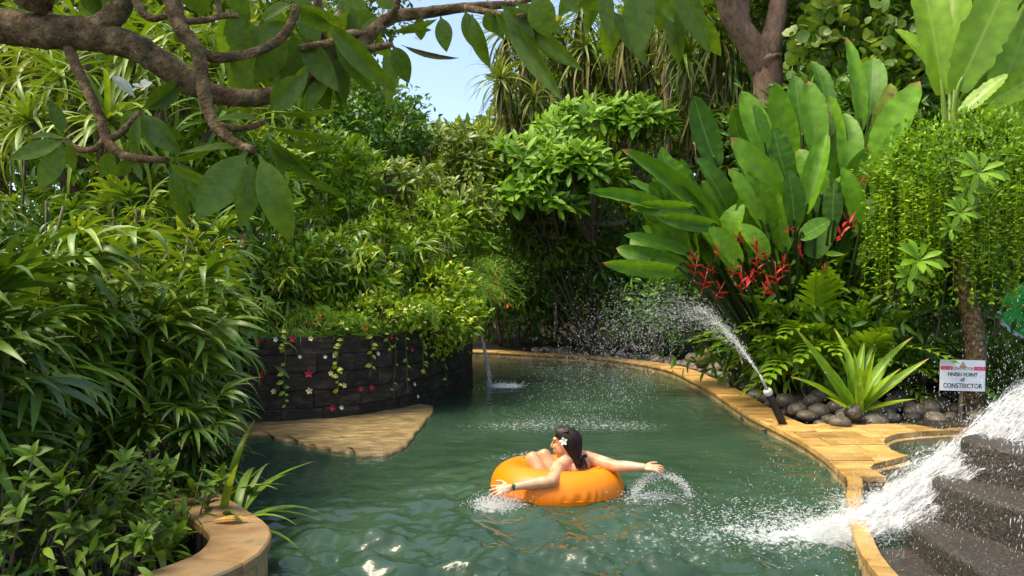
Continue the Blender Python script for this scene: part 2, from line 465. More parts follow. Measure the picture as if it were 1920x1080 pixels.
M['step'] = solid_mat('wet_step_stone', [(.34, (.020, .017, .013)), (.5, (.040, .034, .026)), (.68, (.075, .064, .05))], scale=55, rough=.55, bump=1.0, bdist=.010, detail=2, spec=.3, moss=(.028, .025, .018), moss_scale=2.5)
M['black'] = solid_mat('black_plastic', [(.3, (.01, .01, .01)), (.7, (.02, .02, .02))], scale=9, rough=.45, bump=.1)
M['grey_metal'] = solid_mat('grey_collar', [(.3, (.3, .3, .29)), (.7, (.5, .5, .48))], scale=9, rough=.4, bump=.1)
M['hair'] = solid_mat('wet_dark_hair', [(.3, (.005, .003, .002)), (.7, (.022, .012, .007))], scale=20, rough=.5, bump=.5, bdist=.004, spec=.3, stretch=(1, 1, .3))
M['bikini'] = solid_mat('dark_cloth', [(.3, (.012, .005, .008)), (.7, (.03, .012, .018))], scale=40, rough=.7, bump=.2)
M['band_black'] = M['black']
M['watch_green'] = solid_mat('watch_face', [(.3, (.02, .12, .06)), (.7, (.03, .18, .09))], scale=9, rough=.2, bump=0)
M['board'] = solid_mat('white_board', [(.3, (.68, .70, .70)), (.7, (.80, .81, .80))], scale=5, rough=.5, bump=.05)
M['pink'] = solid_mat('pink_band', [(.3, (.62, .07, .13)), (.7, (.7, .09, .16))], scale=5, rough=.5, bump=0)
M['gold'] = solid_mat('brown_gold_print', [(.3, (.25, .14, .04)), (.7, (.38, .24, .08))], scale=40, rough=.5, bump=0)
M['ink'] = solid_mat('black_lettering', [(.3, (.02, .02, .02)), (.7, (.03, .03, .03))], scale=5, rough=.5, bump=0)
M['green_board'] = solid_mat('green_board', [(.3, (.03, .38, .05)), (.7, (.04, .46, .07))], scale=2, rough=.45, bump=0)
M['wood_post'] = solid_mat('wooden_post', [(.3, (.1, .07, .04)), (.7, (.2, .15, .09))], scale=9, rough=.8, bump=.4)
M['eye_dark'] = solid_mat('dark_lashes', [(.3, (.01, .006, .005)), (.7, (.02, .012, .01))], scale=9, rough=.5, bump=0)
M['lips'] = solid_mat('lips', [(.3, (.35, .08, .07)), (.7, (.42, .1, .09))], scale=9, rough=.4, bump=0)

def skin_mat():
    m, nt, out = new_mat('skin')
    pb = node(nt, "ShaderNodeBsdfPrincipled")
    tc = node(nt, "ShaderNodeTexCoord")
    nz = node(nt, "ShaderNodeTexNoise"); nz.inputs['Scale'].default_value = 14; nz.inputs['Detail'].default_value = 6
    nt.links.new(tc.outputs['Object'], nz.inputs['Vector'])
    nt.links.new(ramp(nt, nz.outputs[0], [(.3, (.44, .21, .11)), (.5, (.58, .31, .17)), (.7, (.68, .39, .24))]).outputs[0], pb.inputs['Base Color'])
    pb.inputs['Roughness'].default_value = .32
    pb.inputs['Subsurface Weight'].default_value = .15
    pb.inputs['Subsurface Radius'].default_value = (.02, .008, .004)
    pb.inputs['Subsurface Scale'].default_value = .6
    nt.links.new(pb.outputs[0], out.inputs[0])
    return m
M['skin'] = skin_mat()

def vinyl_mat():
    m, nt, out = new_mat('orange_vinyl')
    pb = node(nt, "ShaderNodeBsdfPrincipled")
    tc = node(nt, "ShaderNodeTexCoord")
    nz = node(nt, "ShaderNodeTexNoise"); nz.inputs['Scale'].default_value = 3; nz.inputs['Detail'].default_value = 3
    nt.links.new(tc.outputs['Object'], nz.inputs['Vector'])
    col = ramp(nt, nz.outputs[0], [(.3, (.93, .25, .004)), (.7, (.96, .30, .006))]).outputs[0]
    nt.links.new(col, pb.inputs['Base Color'])
    pb.inputs['Roughness'].default_value = .36
    pb.inputs['Specular IOR Level'].default_value = .45
    tb = node(nt, "ShaderNodeBsdfTranslucent"); nt.links.new(col, tb.inputs[0])
    mx = node(nt, "ShaderNodeMixShader"); mx.inputs[0].default_value = .25
    nt.links.new(pb.outputs[0], mx.inputs[1]); nt.links.new(tb.outputs[0], mx.inputs[2])
    nt.links.new(mx.outputs[0], out.inputs[0])
    return m
M['vinyl'] = vinyl_mat()

def drop_mat():
    m, nt, out = new_mat('water_drops')
    df = node(nt, "ShaderNodeBsdfDiffuse"); df.inputs[0].default_value = (.93, .95, .95, 1)
    tb = node(nt, "ShaderNodeBsdfTranslucent"); tb.inputs[0].default_value = (.93, .95, .95, 1)
    gl = node(nt, "ShaderNodeBsdfGlossy"); gl.inputs[1].default_value = .12
    a = node(nt, "ShaderNodeMixShader"); a.inputs[0].default_value = .5
    nt.links.new(df.outputs[0], a.inputs[1]); nt.links.new(tb.outputs[0], a.inputs[2])
    b = node(nt, "ShaderNodeMixShader"); b.inputs[0].default_value = .2
    nt.links.new(a.outputs[0], b.inputs[1]); nt.links.new(gl.outputs[0], b.inputs[2])
    tr = node(nt, "ShaderNodeBsdfTransparent")
    c = node(nt, "ShaderNodeMixShader"); c.inputs[0].default_value = .35
    nt.links.new(b.outputs[0], c.inputs[1]); nt.links.new(tr.outputs[0], c.inputs[2])
    nt.links.new(c.outputs[0], out.inputs[0])
    return m
M['drops'] = drop_mat()

def water_mat():
    m, nt, out = new_mat('pool_water')
    at = node(nt, "ShaderNodeAttribute", attribute_name="foam")
    tc = node(nt, "ShaderNodeTexCoord")
    n1 = node(nt, "ShaderNodeTexNoise"); n1.inputs['Scale'].default_value = 1.1; n1.inputs['Detail'].default_value = 3
    nt.links.new(tc.outputs['Object'], n1.inputs['Vector'])
    base = ramp(nt, n1.outputs[0], [(.3, (.021, .046, .026)), (.7, (.034, .068, .040))]).outputs[0]
    mp = node(nt, "ShaderNodeMapping"); mp.inputs['Scale'].default_value = (1, .8, 1)
    nt.links.new(tc.outputs['Object'], mp.inputs[0])
    n2 = node(nt, "ShaderNodeTexNoise"); n2.inputs['Scale'].default_value = 26; n2.inputs['Detail'].default_value = 8; n2.inputs['Roughness'].default_value = .72
    nt.links.new(mp.outputs[0], n2.inputs['Vector'])
    fo = math_n(nt, 'MULTIPLY', math_n(nt, 'SUBTRACT', math_n(nt, 'ADD', n2.outputs[0], math_n(nt, 'MULTIPLY', at.outputs['Fac'], .62)), .70), 3.6, clamp=True)
    fo = math_n(nt, 'MULTIPLY', fo, math_n(nt, 'MULTIPLY', at.outputs['Fac'], 3.0, clamp=True))
    col = mixc(nt, fo, base, (.72, .78, .78))
    pb = node(nt, "ShaderNodeBsdfPrincipled")
    nt.links.new(col, pb.inputs['Base Color'])
    pb.inputs['IOR'].default_value = 1.333
    nt.links.new(math_n(nt, 'ADD', .07, math_n(nt, 'MULTIPLY', fo, .6)), pb.inputs['Roughness'])
    n3 = node(nt, "ShaderNodeTexNoise"); n3.inputs['Scale'].default_value = 14; n3.inputs['Detail'].default_value = 4
    nt.links.new(mp.outputs[0], n3.inputs['Vector'])
    bp = node(nt, "ShaderNodeBump"); bp.inputs['Strength'].default_value = .5; bp.inputs['Distance'].default_value = .012
    nt.links.new(math_n(nt, 'ADD', n3.outputs[0], math_n(nt, 'MULTIPLY', fo, .4)), bp.inputs['Height'])
    nt.links.new(bp.outputs[0], pb.inputs['Normal'])
    nt.links.new(pb.outputs[0], out.inputs[0])
    return m
M['water'] = water_mat()

# ------------------------------------------------------------------ plan of the place (metres; water level z = 0)
RIGHT_EDGE = [(1.62, -4), (1.66, 1.0), (1.72, 2.6), (1.83, 3.99), (2.0, 4.68), (2.28, 5.45), (2.55, 6.1), (2.70, 7.0), (2.74, 8.0), (2.70, 9.2), (2.80, 10.9), (2.84, 12.6), (2.76, 14.4), (2.2, 15.9), (1.4, 16.9), (.46, 17.5), (-.73, 18.3), (-3.0, 18.8)]
PLANTER = [(-5.5, 9.6), (-4.2, 9.05), (-2.98, 8.98), (-1.98, 9.34), (-1.24, 10.3), (-.85, 11.5), (-.67, 12.8), (-.75, 14.2), (-1.2, 15.5), (-2.2, 16.6), (-3.5, 17.2)]
LEFT_EDGE = [(-2.6, -4), (-2.5, 1.6), (-2.0, 2.85), (-1.6, 3.3), (-1.36, 3.63), (-1.26, 3.95), (-1.33, 4.36), (-1.6, 4.75), (-1.95, 5.25), (-2.3, 6.2), (-2.6, 7.2), (-3.1, 8.2), (-4.2, 9.04)]
rightC, planterC, leftC = cr(RIGHT_EDGE, 8), cr(PLANTER, 10), cr(LEFT_EDGE, 8)
POOL = np.vstack([rightC, planterC[::-1], leftC[::-1]])
BASIN = np.array([(2.1, 4.6), (2.36, 5.4), (2.68, 6.06), (2.86, 6.06), (2.94, 6.35), (3.05, 6.6), (3.40, 6.85), (3.40, 7.1), (3.47, 7.5), (3.65, 7.8), (3.95, 7.98), (4.6, 8.15), (5.8, 8.2), (6.4, 6.4), (6.4, 2.0), (1.95, 2.0), (1.95, 4.0)])
PLANTER_POLY = np.vstack([planterC, np.array([(-7, 17), (-9, 14), (-8, 10.5)])])

def inside(poly, x, y):
    x, y = np.asarray(x, float), np.asarray(y, float)
    c = np.zeros(x.shape, bool)
    px, py = poly[:, 0], poly[:, 1]
    j = len(poly) - 1
    for i in range(len(poly)):
        cond = ((py[i] > y) != (py[j] > y))
        with np.errstate(divide='ignore', invalid='ignore'):
            xi = (px[j] - px[i]) * (y - py[i]) / (py[j] - py[i]) + px[i]
        c ^= cond & (x < xi)
        j = i
    return c

def arc_points(C):
    s = np.concatenate([[0], np.cumsum(np.linalg.norm(np.diff(C, axis=0), axis=1))])
    def at(u):
        u = np.asarray(u, float)
        return np.stack([np.interp(u, s, C[:, 0]), np.interp(u, s, C[:, 1])], -1)
    return at, s[-1], s

def offset_dir(C_at, u, e=.05):
    t = unit(C_at(np.asarray(u) + e) - C_at(np.asarray(u) - e))
    return np.stack([t[..., 1], -t[..., 0]], -1)      # to the right of travel

def vnoise(x, y, f, seed=0):
    """cheap smooth noise: a sum of sines"""
    r = np.random.default_rng(seed); s = 0
    for i in range(7):
        a, ph = r.uniform(0, 6.28), r.uniform(0, 6.28)
        k = f * r.uniform(.6, 1.7)
        s = s + np.sin(k * (x * math.cos(a) + y * math.sin(a)) + ph)
    return s / 7

def land(x, y):
    z = .06 + .05 * vnoise(x, y, 2.2, 3)
    z = z + np.clip((-x - 2.2) * .16, 0, .9) * np.clip((y - 1.0) / 3, 0, 1)
    z = z + np.clip((y - 18) * .10, 0, 1.4)
    z = z + np.clip((x - 3.4) * .12, 0, .8) * np.clip((y - 7.5) / 2, 0, 1)
    return z
gx = np.concatenate([[-400, -150, -60, -30, -18, -14], np.arange(-12, 12.01, .16), [14, 18, 30, 60, 150, 400]])
gy = np.concatenate([[-300, -100, -30, -12], np.arange(-6, 26.01, .16), [28, 32, 40, 60, 110, 220, 500]])
X, Y = np.meshgrid(gx, gy)
Z = land(np.clip(X, -12, 12), np.clip(Y, -6, 26))
_at, _tot, _ = arc_points(planterC)
_u = np.linspace(0, _tot, 160)
PLANTER_IN = np.vstack([_at(_u) - offset_dir(_at, _u, .12) * .30, PLANTER_POLY[len(planterC):]])
Z = np.where(inside(PLANTER_IN, X, Y), .80 + .06 * vnoise(X, Y, 2.5, 5) + np.clip((Y - 9.8) * .05, 0, .35), Z)
Z = np.where(inside(POOL, X, Y), -.7, Z)
Z = np.where(inside(PLANTER_POLY, X, Y) & ~inside(PLANTER_IN, X, Y), -.3, Z)
Z = np.where(inside(BASIN, X, Y), -.5, Z)
ny, nx = X.shape
ii, jj = np.meshgrid(np.arange(ny - 1), np.arange(nx - 1), indexing='ij')
Qg = np.stack([ii * nx + jj, ii * nx + jj + 1, (ii + 1) * nx + jj + 1, (ii + 1) * nx + jj], -1).reshape(-1, 4)
gr = Geo().raw(np.stack([X, Y, Z], -1).reshape(-1, 3), Qg)
tag(put("ground", gr.mesh("ground", M['soil'])), kind="structure")

# ------------------------------------------------------------------ water surface
TUBE_C = (.345, 6.2)
def build_water():
    y1 = 2.6 * np.exp(np.linspace(0, math.log(19.6 / 2.6), 470))
    y = np.concatenate([[-5.5, -3, -1, 0.5, 1.6], y1])
    x = np.concatenate([np.linspace(-6, -3.6, 14)[:-1], np.linspace(-3.6, 4.4, 420), np.linspace(4.4, 7, 14)[1:]])
    X, Y = np.meshgrid(x, y)
    r = np.random.default_rng(11)
    Zw = np.zeros_like(X)
    amp_mod = .55 + .45 * vnoise(X, Y, 1.3, 21)
    near = np.clip((8.8 - Y) / 4.6, .16, 1.0) * (1 + 1.1 * np.clip((6.2 - Y) / 1.2, 0, 1))
    for i in range(70):
        lam = math.exp(r.uniform(math.log(.08), math.log(.70)))
        th = r.normal(1.35, .75)
        k = 2 * math.pi / lam
        ph = r.uniform(0, 6.28)
        wx = X + .10 * vnoise(X, Y, 3.0, 40 + i % 5); wy = Y + .10 * vnoise(X, Y, 3.0, 50 + i % 5)
        Zw += .0074 * lam ** .95 * np.sin(k * (wx * math.cos(th) + wy * math.sin(th)) + ph) * near * amp_mod * 1.3
    def rings(cx, cy, A, lam, r0, dec):
        d = np.hypot(X - cx, Y - cy)
        return A * np.sin(2 * math.pi * d / lam) * np.exp(-np.abs(d - r0) / dec)
    Zw += rings(*TUBE_C, .007, .21, .62, .35) + rings(-.05, 5.75, .006, .14, .2, .3) + rings(1.05, 6.0, .006, .15, .2, .35)
    Zw += rings(-.2, 13.0, .008, .2, .2, .5) + rings(.8, 10.2, .008, .17, .5, .8)
    # water lower inside the ring so that the body is not flooded
    d = np.hypot(X - TUBE_C[0], Y - TUBE_C[1])
    foam = np.zeros_like(X)
    def blob(cx, cy, sx, sy, a, ang=0):
        c, s = math.cos(ang), math.sin(ang)
        u = (X - cx) * c + (Y - cy) * s; v = -(X - cx) * s + (Y - cy) * c
        return a * np.exp(-(u / sx) ** 2 - (v / sy) ** 2)
    foam += blob(.55, 9.3, 1.0, 1.1, .27) + blob(.15, 7.35, .55, .45, .33) + blob(1.5, 9.0, .6, .5, .22)
    foam += blob(2.0, 5.05, .24, .12, .80, .1) + blob(1.7, 5.08, .45, .2, .30) + blob(1.1, 5.0, .9, .6, .20)
    foam += blob(-.12, 12.75, .24, .28, .85) + blob(.1, 12.6, .8, .7, .22)
    foam += blob(-.10, 5.70, .20, .12, .5) + blob(1.05, 5.95, .30, .20, .42)
    foam += blob(.35, 5.6, .7, .25, .15) + blob(-.3, 9.0, .7, .5, .18) + blob(.0, 4.6, 1.6, .5, .12)
    foam += blob(3.2, 5.6, 1.0, .8, .6) + blob(2.75, 5.55, .4, .5, .4)
    foam = np.clip(foam, 0, 1.3)
    Zw += .010 * np.clip(foam, 0, 1) * vnoise(X, Y, 26, 77)
    ny, nx = X.shape
    ii, jj = np.meshgrid(np.arange(ny - 1), np.arange(nx - 1), indexing='ij')
    Q = np.stack([ii * nx + jj, ii * nx + jj + 1, (ii + 1) * nx + jj + 1, (ii + 1) * nx + jj], -1).reshape(-1, 4)
    me = Geo().raw(np.stack([X, Y, Zw], -1).reshape(-1, 3), Q).mesh("pool_water", M['water'])
    at = me.attributes.new("foam", 'FLOAT', 'POINT')
    at.data.foreach_set("value", foam.astype(np.float32).ravel())
    tag(put("pool_water", me), kind="structure")
build_water()

# ------------------------------------------------------------------ copings and decks, slab by slab
def slab_run(C, u0, u1, length, w, z0, z1, side, name, mat, parent, gap=.006, o0=0.0, jit=.0, seed=0):
    """slabs along curve C between arc lengths; side=+1 to the right of travel; o0 = offset of the pool-side edge"""
    at, tot, s = arc_points(C)
    r = random.Random(seed)
    u = u0
    while u < u1 - .05:
        l = length * r.uniform(.85, 1.15)
        e = min(u + l, u1)
        uu = np.linspace(u + gap / 2, e - gap / 2, 4)
        p = at(uu); nrm = offset_dir(at, uu) * side
        a, b = p + nrm * o0, p + nrm * (o0 + w)
        dz = r.uniform(-jit, jit)
        V, Q = [], []
        bev = min(.012, (z1 - z0) * .2)
        for k in range(4):
            n2 = nrm[k]
            V += [(*a[k], z0), (*a[k], z1 + dz - bev), (*(a[k] + n2 * bev), z1 + dz), (*(b[k] - n2 * bev), z1 + dz), (*b[k], z1 + dz - bev), (*b[k], z0)]
        for k in range(3):
            for m in range(5):
                Q.append((k * 6 + m, k * 6 + m + 1, (k + 1) * 6 + m + 1, (k + 1) * 6 + m))
        for k in (0, 3):
            i = k * 6; Q += [(i, i + 1, i + 4, i + 5), (i + 1, i + 2, i + 3, i + 4)]
        c = np.mean(V, 0)
        g = Geo().raw(np.array(V) - c, Q)
        put(name, g.mesh(name, mat, smooth=False), parent, Matrix.Translation(Vector(c)))
        u = e

def strip_wall(C, o, z0, z1, name, mat, parent, side, th=.1, u0=None, u1=None):
    at, tot, s = arc_points(C)
    uu = np.linspace(u0 or 0, u1 or tot, 90)
    p = at(uu); nrm = offset_dir(at, uu) * side
    a, b = p + nrm * o, p + nrm * (o + th)
    V = np.concatenate([np.c_[a, np.full(90, z0)], np.c_[a, np.full(90, z1)], np.c_[b, np.full(90, z1)], np.c_[b, np.full(90, z0)]])
    Q = [(k * 90 + i, k * 90 + i + 1, (k + 1) * 90 + i + 1, (k + 1) * 90 + i) for k in range(3) for i in range(89)]
    return put(name, Geo().raw(V, Q).mesh(name, mat, smooth=False), parent)

def u_of(C, pt):
    at, tot, s = arc_points(C)
    return s[np.argmin(np.linalg.norm(C - np.array(pt), axis=1))]

ZC = .12
uc = u_of(rightC, (2.55, 6.1)); uend = u_of(rightC, (-3.0, 18.8)); usm = u_of(rightC, (2.7, 8.4))
rc = thing("pool_coping", "long sandstone coping curving along the far right side of the pool", "coping", (2.7, 9, 0))
strip_wall(rightC, .03, -.6, ZC - .042, "pool_wall", M['mortar'], rc, 1, .2, u0=uc, u1=uend)
slab_run(rightC, uc, uend, .30, .03, -.3, ZC - .046, 1, "face_stone", M['sand_face'], rc, gap=.008, seed=3)
slab_run(rightC, usm, uend, .36, .40, ZC - .04, ZC, 1, "coping_slab", M['sand'], rc, gap=.012, o0=-.03, jit=.004, seed=4)

# thin wall between pool and cascade
tw = thing("dividing_wall", "narrow sandstone wall between the pool and the stone cascade", "wall", (2.0, 4.68, 0))
u0 = u_of(rightC, (1.72, 2.6))
strip_wall(rightC, .0, -.6, ZC - .035, "wall_core", M['sand_face'], tw, 1, .085, u0=u0, u1=uc - .02)
slab_run(rightC, u0, uc - .02, .55, .10, ZC - .032, ZC + .01, 1, "wall_cap", M['sand'], tw, o0=-.012, seed=9)

# deck of flags between pool and basin: clip a skewed row grid to the deck outline
DECK = np.vstack([[(2.84, 6.10), (2.84, 6.34), (2.95, 6.52), (3.38, 6.86)],
                  cr([(3.38, 6.86), (3.36, 7.12), (3.47, 7.5), (3.68, 7.8), (4.0, 7.98), (4.6, 8.13), (5.8, 8.2)], 5)[1:],
                  [(5.8, 8.52), (4.4, 8.5), (3.6, 8.45), (3.15, 8.42)]])
def clip_poly(poly, a, b, c):
    """keep a*x+b*y<=c (Sutherland-Hodgman; fine for mildly concave outlines)"""
    out = []
    n = len(poly)
    for i in range(n):
        p, q = poly[i], poly[(i + 1) % n]
        fp, fq = a * p[0] + b * p[1] - c, a * q[0] + b * q[1] - c
        if fp <= 0: out.append(p)
        if (fp < 0 < fq) or (fq < 0 < fp):
            t = fp / (fp - fq); out.append((p[0] + t * (q[0] - p[0]), p[1] + t * (q[1] - p[1])))
    return out
def flag(poly, z0, z1, name, mat, parent):
    import bmesh
    c = np.mean(poly, 0)
    bm = bmesh.new()
    vs = [bm.verts.new((p[0] - c[0], p[1] - c[1], 0)) for p in poly]
    f = bm.faces.new(vs)
    bmesh.ops.recalc_face_normals(bm, faces=[f])
    if f.normal.z < 0: f.normal_flip()
    r = bmesh.ops.extrude_face_region(bm, geom=[f])
    top = [v for v in r['geom'] if isinstance(v, bmesh.types.BMVert)]
    bmesh.ops.translate(bm, verts=top, vec=(0, 0, z1 - z0))
    bmesh.ops.recalc_face_normals(bm, faces=bm.faces)
    me = bpy.data.meshes.new(name); bm.to_mesh(me); bm.free()
    me.materials.append(mat)
    return put(name, me, parent, Matrix.Translation((c[0], c[1], z0)))
deck = thing("deck", "wet yellow sandstone deck of large flags beside the lily plant", "deck", (3.2, 7.5, 0))
at_r, tot_r, _ = arc_points(rightC)
us = np.linspace(uc, usm, 16)
pe = at_r(us) + offset_dir(at_r, us) * -.03
outline = [tuple(p) for p in pe] + [(3.16, 8.42), (3.6, 8.45), (4.4, 8.5), (5.8, 8.52), (5.8, 8.2), (4.6, 8.13), (4.25, 8.06), (4.0, 7.98), (3.82, 7.9), (3.68, 7.8), (3.56, 7.66), (3.47, 7.5), (3.40, 7.3), (3.36, 7.12), (3.36, 6.98), (3.38, 6.86), (2.95, 6.55), (2.86, 6.42), (2.84, 6.3), (2.84, 6.10)]
ys = [6.0, 6.36, 6.66, 6.98, 7.34, 7.68, 8.0, 8.24, 8.62]
for i in range(len(ys) - 1):
    row = clip_poly(outline, 0, -1, -(ys[i] + .006)); row = clip_poly(row, 0, 1, ys[i + 1] - .006)
    x = 2.4 - .31 * (i % 2)
    while x < 5.8:
        wdt = random.uniform(.48, .72)
        cell = clip_poly(row, -1, .06, -(x + .006) + .06 * 7); cell = clip_poly(cell, 1, -.06, x + wdt - .006 - .06 * 7) if len(cell) > 2 else cell
        x += wdt
        if len(cell) < 3: continue
        a = np.array(cell)
        ar = .5 * abs(np.dot(a[:, 0], np.roll(a[:, 1], 1)) - np.dot(a[:, 1], np.roll(a[:, 0], 1)))
        keep = [cell[0]]
        for q in cell[1:]:
            if math.hypot(q[0] - keep[-1][0], q[1] - keep[-1][1]) > .004: keep.append(q)
        if math.hypot(keep[0][0] - keep[-1][0], keep[0][1] - keep[-1][1]) < .004: keep.pop()
        if ar > .004 and len(keep) > 2:
            flag(keep, ZC - .045, ZC + random.uniform(-.003, .002), "flagstone", M['sand'], deck)
def inset_poly(poly, d):
    c = np.mean(poly, 0); p = np.array(poly); return [tuple(c + (q - c) * (1 - d / max(np.linalg.norm(q - c), .1))) for q in p]
flag(inset_poly(outline, .05), -.6, ZC - .052, "deck_base", M['sand_face'], deck)
# curved basin wall stones under the deck edge
bc = cr([(2.86, 6.06), (2.86, 6.34), (2.97, 6.54), (3.38, 6.85), (3.38, 7.12), (3.49, 7.5), (3.70, 7.79), (4.02, 7.97), (4.6, 8.12), (5.8, 8.19)], 8)
slab_run(bc, 0, 4.8, .28, .05, -.35, ZC - .05, -1, "basin_stone", M['sand_face'], deck, o0=-.02, seed=12)

# left planter kerb
lk = thing("planter_kerb", "curved weathered sandstone kerb of the near left plant bed", "kerb", (-1.4, 4.2, 0))
ZL = .25
ul0, ul1 = u_of(leftC, (-2.0, 2.85)), u_of(leftC, (-4.2, 9.04))
slab_run(leftC, ul0, ul1, .42, .31, ZL - .05, ZL, -1, "coping_slab", M['sand_dull'], lk, gap=.008, o0=-.02, jit=.003, seed=21)
slab_run(leftC, ul0, ul1, .22, .05, .0, ZL - .055, -1, "face_stone", M['sand_face'], lk, o0=.0, seed=22)
slab_run(leftC, ul0, ul1, .5, .06, -.6, -.004, -1, "footing_stone", M['sand_face'], lk, o0=-.005, seed=23)
strip_wall(leftC, .052, -.6, ZL - .052, "kerb_core", M['mortar'], lk, -1, .24, u0=ul0, u1=ul1)

# ------------------------------------------------------------------ round planter of dark blocks
pw = thing("planter_wall", "curved dark stone block wall with small flowers stuck in its joints", "wall", (-2.5, 9.5, 0))
at_p, tot_p, s_p = arc_points(planterC)
bb = bevelled_box(.022).mesh("block", M['block'], smooth=False)
ch = .202
for k in range(5):
    u = .9 + (.0 if k % 2 else .31)
    rr = random.Random(100 + k)
    while u < 10.4:
        l = rr.choice([.46, .58, .66, .74])
        p = at_p(u + l / 2); n = offset_dir(at_p, u + l / 2, .12)
        t = (-n[1], n[0])
        prd = rr.uniform(-.006, .008)
        z = -.02 + ch * k + ch / 2
        Mx = Matrix(((t[0], n[0], 0, p[0] - n[0] * (.09 - prd)), (t[1], n[1], 0, p[1] - n[1] * (.09 - prd)), (0, 0, 1, z), (0, 0, 0, 1)))
        put("block", bb, pw, Mx @ Matrix.Diagonal((l - .006, .18, ch - .005, 1)))
        u += l
uu = np.linspace(.6, 11.2, 120); pp = at_p(uu); nn = offset_dir(at_p, uu, .12)
a = pp - nn * .09; b = pp - nn * .26
V = np.concatenate([np.c_[a, np.full(120, -.7)], np.c_[a, np.full(120, .985)], np.c_[b, np.full(120, .985)], np.c_[b, np.full(120, .5)]])
put("wall_core", Geo().raw(V, [(k * 120 + i, k * 120 + i + 1, (k + 1) * 120 + i + 1, (k + 1) * 120 + i) for k in range(3) for i in range(119)]).mesh("wall_core", M['mortar'], False), pw)

# ledge of tan stone at the foot of the wall
def build_ledge():
    front = cr([(-3.35, 8.55), (-2.75, 8.42), (-2.2, 8.05), (-1.75, 7.66), (-1.42, 7.42), (-1.12, 7.36), (-.98, 7.75), (-.93, 8.6), (-.92, 9.5), (-1.02, 10.35)], 7)
    n = len(front)
    uu = np.linspace(u_of(planterC, (-2.98, 8.98)) - .45, u_of(planterC, (-1.24, 10.3)) + .1, n)
    back = at_p(uu) - offset_dir(at_p, uu) * .02
    rows = 16
    V, Q = [], []
    rr = np.random.default_rng(5)
    jag = np.cumsum(rr.normal(0, .03, n)); jag -= np.linspace(0, jag[-1], n)
    front = front + np.c_[jag * .4, rr.normal(0, .04, n)]
    for r_ in range(rows + 1):
        f = r_ / rows
        pt = back * (1 - f) + front * f
        z = .055 - .028 * f + .010 * vnoise(pt[:, 0], pt[:, 1], 9, 61) + .007 * vnoise(pt[:, 0], pt[:, 1] * 2, 22, 62)
        V.append(np.c_[pt, z])
    low = np.c_[front + np.array([0, .06]), np.full(n, -.35)]
    V.append(np.c_[front + np.array([0.0, -.004]), np.full(n, -.01)]); V.append(low)
    for r_ in range(rows + 2):
        for i in range(n - 1): Q.append((r_ * n + i, r_ * n + i + 1, (r_ + 1) * n + i + 1, (r_ + 1) * n + i))
    o = put("stone_ledge", Geo().raw(np.vstack(V), Q).mesh("stone_ledge", M['ledge']))
    tag(o, "flat tan stone ledge at water level in front of the dark block wall", "ledge")
build_ledge()

# ------------------------------------------------------------------ cascade steps on the right
cs = thing("stone_cascade", "dark wet stone steps of the cascade in the lower right corner", "steps", (3.0, 4.0, 0))
def step_block(nose, z0, z1, name="step"):
    """nose: polyline far -> near; the block reaches to x=6.4"""
    N_ = cr(nose, 10); n = len(N_)
    rnd = .035
    V, Q = [], []
    nrm = unit(np.gradient(N_, axis=0)); nrm = np.c_[nrm[:, 1], -nrm[:, 0]]     # towards the pool
    nrm = nrm * np.sign((nrm[n // 2] * np.array([-1, 0])).sum() or 1)
    prof = [(0, z0), (0, z1 - rnd)] + [(-rnd * (1 - math.cos(a)), z1 - rnd + rnd * math.sin(a)) for a in np.linspace(.3, math.pi / 2, 4)]
    rr = np.random.default_rng(int(z1 * 1000))
    jit = np.cumsum(rr.normal(0, .004, n)); jit -= np.linspace(0, jit[-1], n)
    for (o, z) in prof:
        V.append(np.c_[N_ + nrm * (o + jit[:, None]), np.full(n, z)])
    for f in (.12, .3, .6, 1.0):
        pt = N_ + nrm * -rnd; pt = pt + (np.c_[np.full(n, 6.4), pt[:, 1] + .0] - pt) * f
        V.append(np.c_[pt, z1 + .006 * vnoise(pt[:, 0], pt[:, 1], 14, 9)])
    V = np.array(V); m = len(V)
    for k in range(m - 1):
        for i in range(n - 1): Q.append((k * n + i, k * n + i + 1, (k + 1) * n + i + 1, (k + 1) * n + i))
    V = V.reshape(-1, 3)
    # far end face
    j = len(V)
    V = np.vstack([V, [(6.4, N_[0][1], z0)]])
    T = [(j, k * n, (k + 1) * n) for k in range(m - 1)]
    c = np.array([3.5, 4.0, z0])
    return put(name, Geo().raw(V - c, Q, T).mesh(name, M['step']), cs, Matrix.Translation(Vector(c)))
step_block([(3.0, 5.16), (2.5, 5.02), (2.29, 4.72), (2.25, 4.2), (2.22, 3.6), (2.1, 2.9), (1.95, 2.1)], -.5, .20)
step_block([(3.2, 5.20), (2.72, 5.06), (2.50, 4.80), (2.50, 4.5), (2.62, 4.1), (2.7, 3.5), (2.66, 2.8), (2.55, 2.1)], .15, .42)
step_block([(3.4, 5.24), (2.95, 5.10), (2.72, 4.86), (2.80, 4.6), (3.02, 4.3), (3.18, 3.7), (3.2, 2.9), (3.1, 2.1)], .38, .64)
step_block([(4.2, 5.4), (3.8, 5.22), (3.6, 5.0), (3.72, 4.75), (3.9, 4.4), (4.0, 3.7), (4.0, 2.9), (3.9, 2.1)], .60, .86)
# floor of the channel at the foot
flag([(1.78, 2.0), (1.80, 2.8), (1.89, 3.9), (2.05, 4.62), (2.40, 4.70), (2.40, 2.0)], -.5, .045, "channel_bed", M['step'], cs)

